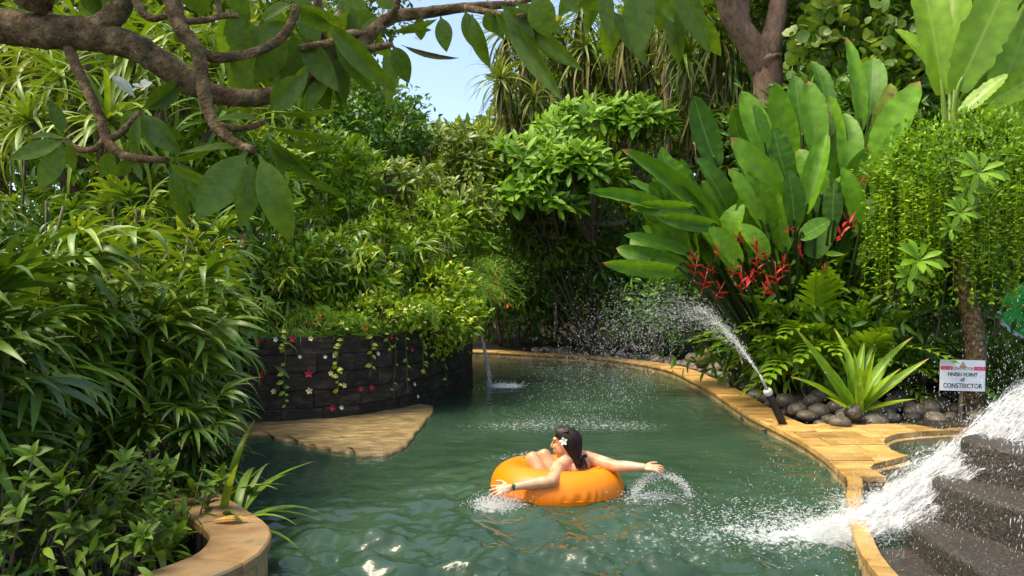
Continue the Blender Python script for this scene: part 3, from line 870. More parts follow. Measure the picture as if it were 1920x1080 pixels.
# ------------------------------------------------------------------ river stones
import bmesh
def stone_mesh(seed):
    bm = bmesh.new(); bmesh.ops.create_icosphere(bm, subdivisions=2, radius=1)
    r = np.random.default_rng(seed); ax = unit(r.normal(size=(6, 3))); am = r.uniform(-.22, .16, 6)
    for v in bm.verts:
        c = np.array(v.co)
        k = 1 + sum(am[i] * max(0, ax[i] @ c) ** 2 for i in range(6))
        v.co = Vector(c * k)
    me = bpy.data.meshes.new("river_stone"); bm.to_mesh(me); bm.free()
    for p in me.polygons: p.use_smooth = True
    me.materials.append(M['pebble'])
    return me
STONES = [stone_mesh(i) for i in range(7)]
stone_spots = []
at_c, tot_c, s_c = arc_points(rightC)
def add_stone(x, y, z, r, rr):
    for (a, b, c, q) in stone_spots:
        if math.hypot(a - x, b - y) < (q + r) * .80: return False
    stone_spots.append((x, y, z, r)); return True
rr = random.Random(5)
for _ in range(900):                                 # behind the deck
    x = rr.uniform(3.1, 5.6); y = rr.uniform(8.6, 9.35); r = rr.choice([.09, .11, .13, .16])
    add_stone(x, y, .10 + (y - 8.5) * .22, r, rr)
for _ in range(1500):                                # along the curved coping
    u = rr.uniform(usm - .1, usm + 6.6); o = rr.uniform(.50, 1.05)
    p = at_c(u) + offset_dir(at_c, u) * o; r = rr.choice([.08, .1, .12, .15])
    add_stone(p[0], p[1], .08 + (o - .5) * .4, r, rr)
for _ in range(60):
    u = rr.uniform(usm + 6.6, usm + 10.5); o = rr.uniform(.52, .9)
    p = at_c(u) + offset_dir(at_c, u) * o
    add_stone(p[0], p[1], .1, rr.choice([.12, .15, .18]), rr)
for (x, y, z, r) in stone_spots:
    sx, sy, sz = r * rr.uniform(.95, 1.35), r * rr.uniform(.85, 1.1), r * rr.uniform(.62, .85)
    Mx = Matrix.Translation((x, y, z + .01)) @ Matrix.Rotation(rr.uniform(0, 6.28), 4, 'Z') @ Matrix.Rotation(rr.uniform(-.25, .25), 4, 'X') @ Matrix.Diagonal((sx, sy, sz, 1))
    o = put("river_stone", rr.choice(STONES), None, Mx)
    behind_deck = x > 3.1 and y < 9.4 and x > 3.3
    if behind_deck: tag(o, "smooth brown river stone in the bed behind the yellow deck", "stone", "river stones behind the deck")
    elif y < 12.5: tag(o, "smooth dark river stone heaped along the curved coping", "stone", "river stones along the coping")
    else: tag(o, "dark stone in the shade beyond the far end of the coping", "stone", "stones at the far coping")
bo = STONES[2].copy(); bo.materials.clear(); bo.materials.append(M['boulder'])
pb_ = P(1318, 670, 14.2)
tag(put("boulder", bo, None, Matrix.Translation(pb_) @ Matrix.Diagonal((.20, .2, .2, 1))), "pale mossy rounded boulder at the far end of the stone bed", "boulder")

# small pebbles on the soil of the near left bed
g = Geo(); tet = ellipsoid((0, 0, 0), (1, .8, .6), 6, 4)
n = 900
xs, ysn = rng.uniform(-2.6, -1.3, n), rng.uniform(3.0, 5.4, n)
ok = ~inside(POOL, xs + .30, ysn) & ~inside(POOL, xs + .1, ysn - .28)
xs, ysn = xs[ok], ysn[ok]; n = len(xs)
fr = frames(rng.normal(size=(n, 3)), rng.normal(size=(n, 3))) * rng.uniform(.008, .02, n)[:, None, None]
g.scatter(tet, fr, np.c_[xs, ysn, land(xs, ysn) + .012], rng.random(n))
tag(put("gravel", g.mesh("gravel", M['pebble'])), "dark gravel on the soil inside the near left kerb", "gravel", kind="stuff")

# ------------------------------------------------------------------ foreground frangipani: limbs traced by their joints
FD = 2.75
ft = thing("frangipani_tree", "overhanging frangipani with thick brown limbs and large dark green leaves", "tree", (-3.1, 2.5, 0))
def limb(pts, name="branch", sides=12, mat=None, lump=.035, parent=ft, seed=1):
    """pts: (px,py,rpx,depth)"""
    c = cr([(*P(a, b, d), r / FPX * d) for a, b, r, d in pts], 7)
    return put(name, tube(c[:, :3], c[:, 3], sides, lump=lump, seed=seed).mesh(name, mat or M['bark']), parent)
tr = cr([(-3.1, 2.5, -.1, .17), (-3.05, 2.5, .8, .14), (-2.85, 2.55, 1.6, .12), (-2.5, 2.62, 2.15, .09), (-2.15, 2.7, 2.4, .068)], 8)
put("trunk", tube(tr[:, :3], tr[:, 3], 14, lump=.03).mesh("trunk", M['bark']), ft)
limb([(-230, 40, 38, 2.70), (-60, 40, 33, 2.74), (60, 57, 33, 2.75), (150, 62, 31, 2.76), (200, 72, 29, 2.77), (260, 92, 25, 2.78), (330, 137, 24, 2.8), (390, 172, 20, 2.82), (450, 183, 17, 2.84), (510, 178, 16, 2.86), (562, 152, 15, 2.9), (610, 114, 14, 2.92), (675, 80, 13, 2.94), (730, 35, 12, 2.96), (800, 24, 11, 2.98), (870, 14, 9, 3.0), (960, 8, 7, 3.02)], seed=2)
limb([(165, 66, 24, 2.76), (205, 38, 22, 2.76), (228, 8, 20, 2.75), (240, -40, 18, 2.72)], seed=3)
limb([(60, -20, 8, 2.7), (85, 18, 8, 2.72), (105, 45, 8, 2.75)], seed=4)
limb([(312, -40, 17, 2.6), (325, 10, 16, 2.6), (340, 55, 15, 2.6), (368, 92, 14, 2.6), (378, 140, 13, 2.6), (386, 190, 12, 2.6), (404, 234, 11, 2.6), (440, 267, 9, 2.58), (478, 281, 7, 2.56)], seed=5)
limb([(366, 92, 12, 2.61), (395, 106, 11, 2.63), (430, 107, 10, 2.65), (490, 94, 9, 2.68), (532, 66, 9, 2.7), (550, 35, 8, 2.7), (556, 10, 8, 2.7)], seed=6)
limb([(404, 234, 8, 2.6), (440, 241, 7, 2.61), (470, 238, 6, 2.62), (497, 228, 6, 2.63)], seed=7)
limb([(122, 70, 11, 2.76), (140, 118, 10, 2.74), (165, 172, 10, 2.72), (188, 222, 9, 2.7), (200, 262, 9, 2.68), (226, 288, 8, 2.66), (268, 298, 7, 2.64), (314, 300, 6, 2.62)], seed=8)
limb([(196, 262, 7, 2.69), (178, 279, 6, 2.7), (148, 280, 6, 2.72), (122, 262, 5, 2.74)], seed=9)
limb([(203, 262, 7, 2.68), (228, 248, 7, 2.69), (262, 210, 6, 2.7)], seed=10)
limb([(250, -15, 9, 2.7), (262, 15, 8, 2.7), (282, 34, 7, 2.7), (312, 30, 6, 2.68), (330, 20, 6, 2.66)], seed=11)
limb([(345, 40, 7, 2.6), (385, 38, 6, 2.62), (415, 30, 6, 2.64), (448, 30, 5, 2.66)], seed=12)
limb([(412, 30, 5, 2.64), (410, 12, 5, 2.64), (404, -20, 5, 2.64)], seed=13)
limb([(598, 118, 9, 2.92), (604, 60, 9, 2.9), (596, 10, 8, 2.88), (600, -30, 8, 2.86)], seed=14)
limb([(690, 70, 7, 2.95), (660, 62, 7, 2.9), (620, 80, 8, 2.86), (560, 90, 6, 2.84)], seed=15)
limb([(715, 50, 7, 2.96), (740, 20, 6, 2.9), (752, -25, 6, 2.85)], seed=16)
limb([(640, 98, 8, 2.93), (700, 90, 7, 2.9), (735, 84, 5, 2.88)], seed=17)
limb([(870, 14, 7, 3.0), (930, 25, 6, 2.9), (985, 30, 5, 2.8)], seed=18)
limb([(960, 8, 6, 3.02), (1060, -20, 6, 2.9), (1180, -45, 6, 2.75), (1280, -60, 5, 2.7)], seed=19)

FG = [blade(1, .34, 12, 'ell', fold=f, a0=.05, a1=a, wave=w, pet=.06, side=sd_, cols=6, seed=i) for i, (f, a, w, sd_) in enumerate([(.18, -.35, .010, .05), (.30, -.6, .012, -.06), (.12, -.15, .014, .03), (.35, -.8, .010, .08), (.22, .2, .012, -.04)])]
FGM = [x.mesh("leaf", M['plumeria_fg']) for x in FG]
dry = FG[1].mesh("leaf", M['strap_dry'])
def fg_leaf(bx, by, tx, ty, w, d=None, dd=0.0, roll=0.0, mesh=None, depth=None):
    d0 = d or FD
    a = P(bx, by, d0); b = P(tx, ty, d0 + dd)
    D = b - a; L = D.length
    view = (Vector((0, 0, CAM_H)) - (a + b) / 2).normalized()
    n = Matrix.Rotation(roll, 3, D.normalized()) @ view
    k = random.randrange(len(FGM))
    sc = (w / FPX * d0 / .34, L, L)
    Mx = align(D, n, a, sc)
    return put("leaf", mesh or FGM[k], ft, Mx)
for a in [  # tip cluster under the long curved branch
    (462, 284, 372, 415, 74, 2.55, -.05, .25), (470, 298, 463, 430, 50, 2.55, -.02, -.3), (487, 292, 551, 447, 66, 2.56, -.06, .15),
    (500, 262, 592, 334, 34, 2.58, .05, .7), (512, 256, 624, 392, 30, 2.6, .02, .9), (498, 238, 655, 246, 26, 2.6, .05, 1.0), (510, 210, 645, 215, 24, 2.62, .06, 1.1),
    (508, 262, 545, 332, 28, 2.6, .0, -.5), (478, 276, 335, 276, 24, 2.6, -.1, 1.0), (520, 258, 640, 300, 24, 2.64, .1, 1.0), (505, 262, 530, 318, 22, 2.62, .0, .4),
    (508, 208, 600, 127, 40, 2.64, .05, .5), (505, 206, 568, 148, 54, 2.64, -.08, -.3), (495, 228, 400, 205, 22, 2.62, -.1, 1.0),
    # tip at the end of the lower left branch
    (322, 310, 350, 428, 33, 2.62, 0, .2), (316, 304, 388, 352, 28, 2.6, -.05, .9), (330, 300, 384, 378, 32, 2.62, .05, -.4), (316, 300, 432, 280, 22, 2.62, .05, 1.0), (318, 306, 368, 400, 26, 2.7, .08, .5), (312, 296, 268, 330, 24, 2.66, .05, .7),
    # left tip
    (120, 264, 18, 302, 36, 2.74, -.05, .5), (118, 270, 76, 358, 42, 2.74, -.02, .2), (118, 262, 22, 244, 22, 2.74, .05, .9), (124, 272, 106, 330, 26, 2.76, .04, -.5), (120, 252, 96, 190, 28, 2.76, .0, .2), (126, 266, 176, 300, 20, 2.74, .03, .8), (122, 258, 60, 262, 18, 2.74, .0, 1.0), (128, 262, 140, 322, 22, 2.7, .05, .3),
    # tip with the pale flower
    (266, 204, 352, 150, 42, 2.7, .05, .35), (270, 206, 354, 168, 28, 2.7, .08, .8), (268, 212, 322, 290, 46, 2.7, -.05, .3), (262, 214, 345, 262, 34, 2.72, .02, .7), (262, 214, 228, 268, 34, 2.72, .05, .2), (258, 210, 212, 236, 26, 2.72, .02, .6), (265, 215, 290, 282, 30, 2.68, .0, -.4), (262, 216, 240, 300, 26, 2.66, .0, .5),
    (214, 282, 188, 338, 32, 2.68, .05, .3), (240, 292, 222, 348, 30, 2.67, .05, -.2), (250, 296, 268, 340, 16, 2.66, .02, .4),
    # group behind the fork, upper middle
    (440, 44, 455, 108, 50, 2.75, 0, .1), (462, 40, 472, 122, 54, 2.8, .05, -.2), (540, 62, 480, 160, 52, 2.8, .05, .2), (548, 60, 560, 192, 56, 2.85, .04, .1), (556, 70, 602, 200, 54, 2.9, .05, -.2), (520, 80, 500, 170, 40, 2.85, .08, .4), (560, 62, 640, 178, 50, 2.86, .02, .3), (548, 40, 440, 100, 44, 2.78, .05, .5), (570, 60, 530, 150, 46, 2.92, .05, -.3), (590, 118, 615, 215, 42, 2.95, .04, .2), (470, 20, 420, 70, 40, 2.8, .02, .4), (500, 10, 530, 70, 44, 2.84, .02, -.3), (580, 110, 540, 175, 36, 2.98, .04, .4),
    (430, 110, 466, 160, 22, 2.68, .02, .6), (604, 110, 650, 210, 34, 2.98, .04, .5), (556, 14, 620, 60, 36, 2.72, -.02, .6), (560, 10, 650, 30, 30, 2.72, .0, .9), (548, 8, 480, 30, 32, 2.74, .0, .8),
    # middle, round the sky gap
    (612, 40, 732, 166, 46, 2.8, -.05, .2), (625, 60, 692, 180, 36, 2.86, -.02, .5), (606, 60, 668, 188, 40, 2.9, .0, -.3), (640, 96, 640, 205, 28, 2.96, .02, .2), (700, 88, 655, 148, 32, 2.92, .03, .6), (736, 84, 772, 152, 40, 2.86, .0, .1), (735, 60, 822, 42, 26, 2.9, .0, .9), (790, 30, 782, 76, 28, 2.96, .02, .2), (826, 30, 841, 95, 34, 2.94, .0, .1), (872, 18, 892, 100, 36, 2.95, .0, .15), (885, 26, 910, 126, 34, 2.9, -.02, .45), (848, 18, 760, 20, 26, 2.98, .0, .9), (740, 20, 700, -20, 34, 2.9, 0, .3), (752, -10, 820, -30, 30, 2.85, 0, .4), (690, 20, 640, -10, 32, 2.9, 0, .6), (660, 60, 700, 120, 30, 2.92, 0, -.4), (720, 30, 662, 70, 26, 2.94, .02, .8),
    # right bunch
    (925, 22, 1008, 105, 34, 2.88, -.04, .5), (940, 24, 1070, 196, 40, 2.86, -.06, .35), (940, 10, 1010, 78, 44, 2.84, -.05, .2), (955, 16, 1104, 132, 36, 2.84, -.02, .4), (910, 20, 932, 60, 34, 2.9, .02, .1), (965, 6, 1060, 60, 38, 2.86, .03, -.3), (925, 30, 945, 75, 22, 2.9, .03, .4), (985, 30, 1000, 118, 26, 2.82, .0, .3), (1000, -10, 1036, 66, 56, 2.75, .0, .1), (980, 30, 1065, 145, 30, 2.9, .02, .6),
    (1056, -22, 1086, 28, 34, 2.85, .0, .4), (1070, -20, 1130, 20, 34, 2.85, .0, .4), (1100, -30, 1040, 20, 40, 2.85, 0, .3), (1130, -46, 1146, 76, 32, 2.78, .0, .3), (1196, -60, 1204, 112, 60, 2.7, .0, .05), (1210, -60, 1268, 45, 42, 2.72, .0, .4), (1258, -60, 1335, 100, 46, 2.7, -.02, .15), (1180, -50, 1110, -6, 36, 2.76, .0, .5), (1290, -60, 1340, 5, 40, 2.74, .0, .2), (1230, -60, 1300, 8, 30, 2.8, .0, .6),
    # upper left
    (120, -30, 60, 20, 40, 2.8, 0, .3), (235, -20, 118, 36, 48, 2.85, .05, .2), (150, -30, 190, 26, 40, 2.85, 0, .3), (60, -30, 20, 10, 40, 2.8, 0, .5), (330, -10, 400, 18, 34, 2.7, 0, .5), (255, -20, 200, 10, 30, 2.8, 0, .2), (380, -40, 365, 30, 44, 2.75, 0, .2), (420, -30, 470, 24, 44, 2.75, 0, .4)]:
    fg_leaf(*a)
r_ = random.Random(8)
for i in range(44):
    if i < 30: bx, by = r_.uniform(425, 735), r_.uniform(-30, 105)
    else: bx, by = r_.uniform(900, 1330), r_.uniform(-70, 20)
    l = r_.uniform(80, 135); an = r_.uniform(-.7, .7)
    fg_leaf(bx, by, bx + l * math.sin(an), by + l * math.cos(an), r_.uniform(32, 52), r_.uniform(2.85, 3.2), r_.uniform(-.05, .08), r_.uniform(-.7, .7))
fg_leaf(752, 84, 858, 124, 13, 2.87, .0, .5, mesh=dry)

def flower_mesh(name, mat, n=5, L=1.0, W=.62, el=.25, prof='obl', mix=None):
    g = Geo()
    for i in range(n):
        g.add(blade(L, W, 4, prof, fold=.15, a0=.35, a1=-.5, cols=2), rot(i * 2 * math.pi / n, el, .25), .2 + .12 * i)
    return g.mesh(name, mat)
PET_W, PET_C, PET_R = flower_mesh("petals", M['petal_white']), flower_mesh("petals", M['petal_cream']), flower_mesh("petals", M['petal_red'], W=.5)
EYE = ellipsoid((0, 0, .05), (.2, .2, .1), 8, 5).mesh("flower_eye", M['petal_eye'])
def flower(loc, nrm, size, mesh, label, group=None, eye=True, name="blossom", spin=0.0):
    t = thing(name, label, "flower", loc, group)
    nv = Vector(nrm).normalized()
    d = Matrix.Rotation(spin, 3, nv) @ (Vector((0, 0, 1)).cross(nv) if abs(nv.z) < .9 else Vector((1, 0, 0)))
    Mx = align(d, nv, loc, size)
    pt = put("petals", mesh, t, Mx)
    if eye: put("flower_eye", EYE, pt, Mx)
    return t
flower(P(268, 166, 2.69), (-.1, -.75, .7), .040, PET_W, "white frangipani blossom on the branch at upper left", name="frangipani_blossom", spin=.4)
M['pale_leaf'] = leaf_mat('pale_under_highlight_leaf', [(.42, .5, .38), (.5, .56, .45)], trans=.25, rough=.35)  # pale colour paints a specular highlight onto this one leaf
pl = FG[3].mesh("leaf", M['pale_leaf'])
Dv = P(203, 128, 2.68) - P(254, 184, 2.7)
tag(put("leaf", pl, ft, align(Dv, (.3, -.8, .5), P(254, 184, 2.7), (.12, Dv.length, Dv.length))), "leaf coloured pale as a highlight, pointing up beside the blossom")

# ------------------------------------------------------------------ plant kinds

def zground(x, y):
    if inside(PLANTER_POLY, np.array([x]), np.array([y]))[0]:
        return .82 + float(np.clip((y - 9.8) * .05, 0, .35))
    return float(land(np.array(x, float), np.array(y, float)))

# lady palm: clumped canes with hand-shaped fronds
def frond_geo(seed, n=7, L=.30, W=.032, pet=.22, span=1.25, droop=-.9):
    r = random.Random(seed); g = Geo()
    tube([(0, 0, 0), (0, pet * .5, .02), (0, pet, .01)], [.005, .004, .004], 4, g=g)
    for i in range(n):
        f = (i / (n - 1) - .5) * 2
        l = L * (1 - .22 * abs(f)) * r.uniform(.88, 1.08)
        b = blade(l, W * r.uniform(.85, 1.15), 6, 'strap', fold=.28, a0=.15 + r.uniform(-.1, .1), a1=droop * r.uniform(.75, 1.3), side=f * .12)
        g.add(b, Matrix.Translation((0, pet, .01)) @ Matrix.Rotation(-f * span + r.uniform(-.06, .06), 4, 'Z') @ Matrix.Rotation(r.uniform(-.1, .1), 4, 'X') @ Matrix.Rotation(r.uniform(-.3, .3), 4, 'Y'), r.random())
    return g
FROND_G = [frond_geo(i, n=nn, span=s, droop=d, L=l) for i, (nn, s, d, l) in enumerate([(8, 1.25, -1.1, .34), (9, 1.4, -1.4, .32), (7, 1.1, -1.7, .38), (8, 1.35, -.9, .30), (6, 1.0, -1.3, .36)])]
FRONDS = {k: [x.mesh("frond", M[k]) for x in FROND_G] for k in ('rhapis', 'rhapis_dark', 'rhapis_yellow')}
def rhapis(label, x, y, h, spread, canes, fronds, kind, seed, face=None, scale=1.0, zlow=.25, group=None):
    r = random.Random(seed); z0 = zground(x, y)
    t = thing("lady_palm", label, "palm", (x, y, z0), group)
    tops = []
    for i in range(canes):
        a = r.uniform(0, 6.28); q = spread * math.sqrt(r.random())
        bx, by = x + q * .55 * math.cos(a), y + q * .55 * math.sin(a)
        tx, ty = x + q * math.cos(a), y + q * math.sin(a)
        hh = h * r.uniform(.65, 1.0) * (1 - .18 * (q / spread) ** 2)
        pts = cr([(bx, by, z0 - .05), ((bx * .6 + tx * .4), (by * .6 + ty * .4), z0 + hh * .5), (tx, ty, z0 + hh)], 4)
        put("cane", tube(pts, [.013] * len(pts), 6).mesh("cane", M['cane']), t)
        tops.append(pts)
    for i in range(fronds):
        pts = r.choice(tops)
        f = zlow + (1 - zlow) * (r.random() ** .8)
        k = f * (len(pts) - 1); i0 = min(int(k), len(pts) - 2)
        p = pts[i0] * (1 - (k - i0)) + pts[i0 + 1] * (k - i0)
        az = math.atan2(p[1] - y, p[0] - x) + r.uniform(-1.3, 1.3)
        if face is not None and r.random() < .6: az = face + r.uniform(-1.1, 1.1)
        el = r.uniform(-.35, .75) + (.4 if f > .9 else 0)
        s = scale * r.uniform(.75, 1.2)
        Mx = Matrix.Translation(Vector(p)) @ Matrix.Rotation(az - math.pi / 2, 4, 'Z') @ Matrix.Rotation(el, 4, 'X') @ Matrix.Rotation(r.uniform(-.5, .5), 4, 'Y') @ Matrix.Scale(s, 4)
        put("frond", r.choice(FRONDS[kind]), t, Mx)
    return t
FACE = -1.0          # towards the pool and the camera
rhapis("glossy lady palm leaning over the water just past the near left kerb", -2.80, 5.75, 1.72, .52, 9, 120, 'rhapis', 1, FACE, 1.3)
rhapis("lady palm with yellow-tipped fronds at the left edge behind the leafy shrub", -3.45, 5.1, 1.75, .6, 8, 95, 'rhapis', 2, FACE, 1.3)
rhapis("tall dark lady palm under the hanging frangipani leaves", -3.15, 6.7, 2.1, .62, 9, 120, 'rhapis', 3, FACE, 1.3)
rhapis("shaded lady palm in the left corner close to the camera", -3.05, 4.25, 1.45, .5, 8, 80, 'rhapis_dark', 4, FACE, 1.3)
rhapis("pale drooping lady palm beside the left end of the dark wall", -3.5, 7.75, 1.85, .58, 9, 90, 'rhapis_yellow', 5, FACE, 1.25)
rhapis("deep green lady palm far back on the left bank", -4.5, 6.6, 2.3, .8, 9, 95, 'rhapis', 6, FACE)
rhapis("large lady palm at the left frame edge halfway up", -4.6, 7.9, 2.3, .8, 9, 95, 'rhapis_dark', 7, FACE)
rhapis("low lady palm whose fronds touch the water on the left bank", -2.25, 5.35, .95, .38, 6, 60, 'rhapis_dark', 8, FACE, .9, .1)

rhapis("yellow-green lady palm behind the tall dark one on the left bank", -4.0, 8.4, 2.35, .8, 9, 100, 'rhapis_yellow', 9, FACE)
rhapis("bright lady palm under the screw pine at upper left", -5.4, 8.6, 2.5, .9, 9, 100, 'rhapis_yellow', 10, FACE)
# plants behind the round wall
rhapis("lady palm on the planter just right of the hanging leaves", -2.55, 10.2, 1.55, .7, 9, 100, 'rhapis', 11, -1.3)
rhapis("bright lady palm on the planter above the middle of the dark wall", -1.85, 11.0, 1.75, .7, 9, 110, 'rhapis', 12, -1.3, 1.05)
rhapis("yellowish lady palm at the left end of the planter", -3.7, 9.9, 1.5, .6, 8, 90, 'rhapis_yellow', 13, -1.3)
rhapis("lady palm at the back of the planter below the dark shrub", -2.7, 11.7, 1.9, .8, 9, 100, 'rhapis', 14, -1.3, 1.1)
rhapis("lady palm at the right shoulder of the planter above the coral plant", -1.35, 12.2, 1.55, .55, 7, 90, 'rhapis', 15, -1.0, 1.05)
rhapis("small yellow lady palm on the planter near its left corner", -2.9, 9.65, .85, .4, 6, 50, 'rhapis_yellow', 16, -1.3, .9, .1)

# leaf clouds
def leaf_cloud(center, radii, n, leaf, smin, smax, seed, shell=.55, clumps=40, csig=.16, updir=.5, hang=0.0, zmin=None):
    """n leaves gathered in clumps through an ellipsoid; returns Geo"""
    r = np.random.default_rng(seed)
    d = unit(r.normal(size=(clumps, 3))); rad = shell + (1 - shell) * r.random(clumps) ** .6
    cc = d * rad[:, None]
    pick = r.integers(0, clumps, n)
    p = cc[pick] + r.normal(0, csig, (n, 3))
    out = unit(p + r.normal(0, .35, p.shape))
    pos = p * np.asarray(radii) + np.asarray(center)
    if zmin is not None:
        k = pos[:, 2] > zmin; pos, out = pos[k], out[k]
    n = len(pos)
    dirs = unit(out + r.normal(0, .55, (n, 3)) + np.array([0, 0, -hang]))
    nrm = unit(out * .5 + np.array([0, 0, updir]) + r.normal(0, .35, (n, 3)))
    fr = frames(dirs, nrm) * r.uniform(smin, smax, n)[:, None, None]
    return Geo().scatter(leaf, fr, pos, r.random(n))
SMALL = blade(1, .5, 3, 'ovate', fold=.25, a0=.1, a1=-.5)
LONG = blade(1, .26, 4, 'ell', fold=.25, a0=.1, a1=-.7)
ROUND = blade(1, .95, 4, 'round', fold=.15, a0=.1, a1=-.4)
NARROW = blade(1, .12, 4, 'strap', fold=.2, a0=.2, a1=-1.1)

def stems_to(t, base, center, radii, n, seed, r0=.02, mat='twig', name="stem"):
    r = random.Random(seed)
    for i in range(n):
        a = r.uniform(0, 6.28); q = r.uniform(.2, .8)
        tip = (center[0] + radii[0] * q * math.cos(a), center[1] + radii[1] * q * math.sin(a), center[2] + radii[2] * r.uniform(-.3, .6))
        mid = [(b_ * .5 + c_ * .5) + r.uniform(-.1, .1) * radii[0] for b_, c_ in zip(base, tip)]
        b2 = (base[0] + r.uniform(-.12, .12), base[1] + r.uniform(-.12, .12), base[2] - .05)
        pts = cr([b2, mid, tip], 5)
        put(name, tube(pts, np.linspace(r0, r0 * .35, len(pts)), 6).mesh(name, M[mat]), t)

def bush(label, center, radii, n, leaf, smin, smax, mat, seed, cat="shrub", name="shrub", nst=5, base=None, r0=.02, twig='twig', **kw):
    x, y = center[0], center[1]
    b = base or (x, y, zground(x, y))
    t = thing(name, label, cat, b)
    g = leaf_cloud(center, radii, n, leaf, smin, smax, seed, **kw)
    tag(put("foliage", g.mesh("foliage", M[mat]), t), kind="stuff")
    stems_to(t, b, center, radii, nst, seed, r0, twig)
    return t

g = leaf_cloud((-1.7, 2.15, 4.25), (2.7, 1.35, .55), 950, FG[0], .22, .32, 401, shell=.1, clumps=120, csig=.12, updir=.9)  # upper crown out of view, added to shade the near limbs and leaves
tag(put("crown", g.mesh("crown", M['plumeria_fg']), ft), kind="stuff")
for i, (a, b) in enumerate([((-2.85, 2.55, 1.6), (-2.4, 2.2, 4.1)), ((-2.5, 2.62, 2.15), (-1.0, 2.0, 4.2)), ((-1.62, 2.72, 2.5), (.1, 2.2, 4.3))]):
    c = cr([a, ((a[0] + b[0]) / 2 - .25, (a[1] + b[1]) / 2 - .2, (a[2] + b[2]) / 2 + .15), b], 6)
    put("branch", tube(c, np.linspace(.06, .025, len(c)), 8, lump=.04).mesh("branch", M['bark']), ft)
t = thing("added_shade_tree", "unseen leafy tree added outside the frame to shade the left bank", "tree", (-4.9, 4.0, .4))  # out of view; added so its crown shades the lower left plants
c = cr([(-4.9, 4.0, .3), (-4.95, 4.05, 1.8), (-4.8, 4.2, 3.3)], 6)
put("trunk", tube(c, np.linspace(.12, .06, len(c)), 9, lump=.04).mesh("trunk", M['bark_far']), t)
g = leaf_cloud((-4.95, 4.2, 3.5), (1.0, 1.4, .7), 2400, LONG, .14, .26, 402, shell=.2, clumps=70)
tag(put("crown", g.mesh("crown", M['tree_leaf']), t), kind="stuff")

# leafy shrub in the lower left corner: stems carrying whorls of big soft leaves
WH = []
for i in range(8):
    WH.append(rosette(6 + i % 3, lambda r_: blade(.11 * r_.uniform(.55, 1.15), .046 * r_.uniform(.8, 1.15), 5, 'ovate', fold=.3, a0=.15, a1=-.7, wave=.02, seed=r_.randrange(99)), -.05, 1.1, i, r0=.006))
M['whorl'] = leaf_mat('soft_shrub_leaf', [(.03, .085, .015), (.055, .14, .02), (.10, .21, .03)], trans=.3, rough=.5, spec=.3, rib=(.12, .24, .05), tip=(.3, .26, .05), tip_from=.8)
WHM = [x.mesh("leaf_whorl", M['whorl']) for x in WH]
def whorl_shrub(label, x, y, h, spread, stems, seed, lean=(0, 0), scale=1.0):
    r = random.Random(seed); z0 = zground(x, y)
    t = thing("leafy_shrub", label, "shrub", (x, y, z0))
    for i in range(stems):
        a = r.uniform(0, 6.28); q = spread * math.sqrt(r.random())
        hh = h * r.uniform(.45, 1.0)
        tip = np.array([x + q * math.cos(a) + lean[0], y + q * math.sin(a) + lean[1], z0 + hh])
        b = np.array([x + .3 * q * math.cos(a), y + .3 * q * math.sin(a), z0 - .05])
        pts = cr([b, b * .45 + tip * .55 + np.array([r.uniform(-.05, .05), r.uniform(-.05, .05), .05]), tip], 5)
        put("stem", tube(pts, np.linspace(.007, .003, len(pts)), 5).mesh("stem", M['twig']), t)
        for k, f in enumerate((1.0, .8, .62)):
            if k and r.random() < .35: continue
            p = pts[int(f * (len(pts) - 1))]
            up = Vector((tip - b)).normalized() + Vector((r.uniform(-.5, .5), r.uniform(-.7, .2), .3))
            q_ = up.to_track_quat('Z', 'Y').to_matrix().to_4x4()
            put("leaf_whorl", r.choice(WHM), t, Matrix.Translation(Vector(p)) @ q_ @ Matrix.Rotation(r.uniform(0, 6.28), 4, 'Z') @ Matrix.Scale(scale * r.uniform(.5, 1.2), 4))
whorl_shrub("light green leafy shrub filling the bottom left corner", -2.35, 3.62, .80, .45, 22, 31)
whorl_shrub("taller leafy shrub with fresh green tips at the left frame edge", -2.75, 4.0, 1.12, .42, 20, 32)
whorl_shrub("leafy shrub with upright stems left of the near kerb soil", -2.05, 4.1, .72, .32, 15, 33)
whorl_shrub("leafy shrub leaning over the soil beside the kerb's inner edge", -1.95, 3.85, .62, .34, 16, 35)
whorl_shrub("leafy shrub standing before the darkest palms at the left edge", -2.7, 4.6, 1.0, .4, 18, 36)
whorl_shrub("small leafy shrub between the lady palm and the near kerb", -1.95, 4.72, .55, .28, 11, 34)

# strap leaf plants
def strap_leaves(t, base, n, L, W, mats, seed, e0, e1, a1=(-1.6, -.6), name="leaf", az=None, prof='strap', nseg=9, share=6, smin=.7, rad=.04):
    r = random.Random(seed)
    ms = []
    for i in range(share):
        ms.append(blade(1, W / L, nseg, prof, fold=.32, a0=.0, a1=a1[0] + (a1[1] - a1[0]) * i / max(1, share - 1), side=r.uniform(-.12, .12), seed=i).mesh(name, M[mats[i % len(mats)]]))
    for i in range(n):
        f = (i + .5) / n
        a = i * 2.39996 + r.uniform(-.3, .3) if az is None else az[0] + (az[1] - az[0]) * r.random()
        el = e0 + (e1 - e0) * f + r.uniform(-.12, .12)
        Mx = Matrix.Translation((base[0] + rad * math.cos(a), base[1] + rad * math.sin(a), base[2])) @ rot(a, el, r.uniform(-.2, .2)) @ Matrix.Scale(L * r.uniform(smin, 1.08), 4)
        put(name, r.choice(ms), t, Mx)
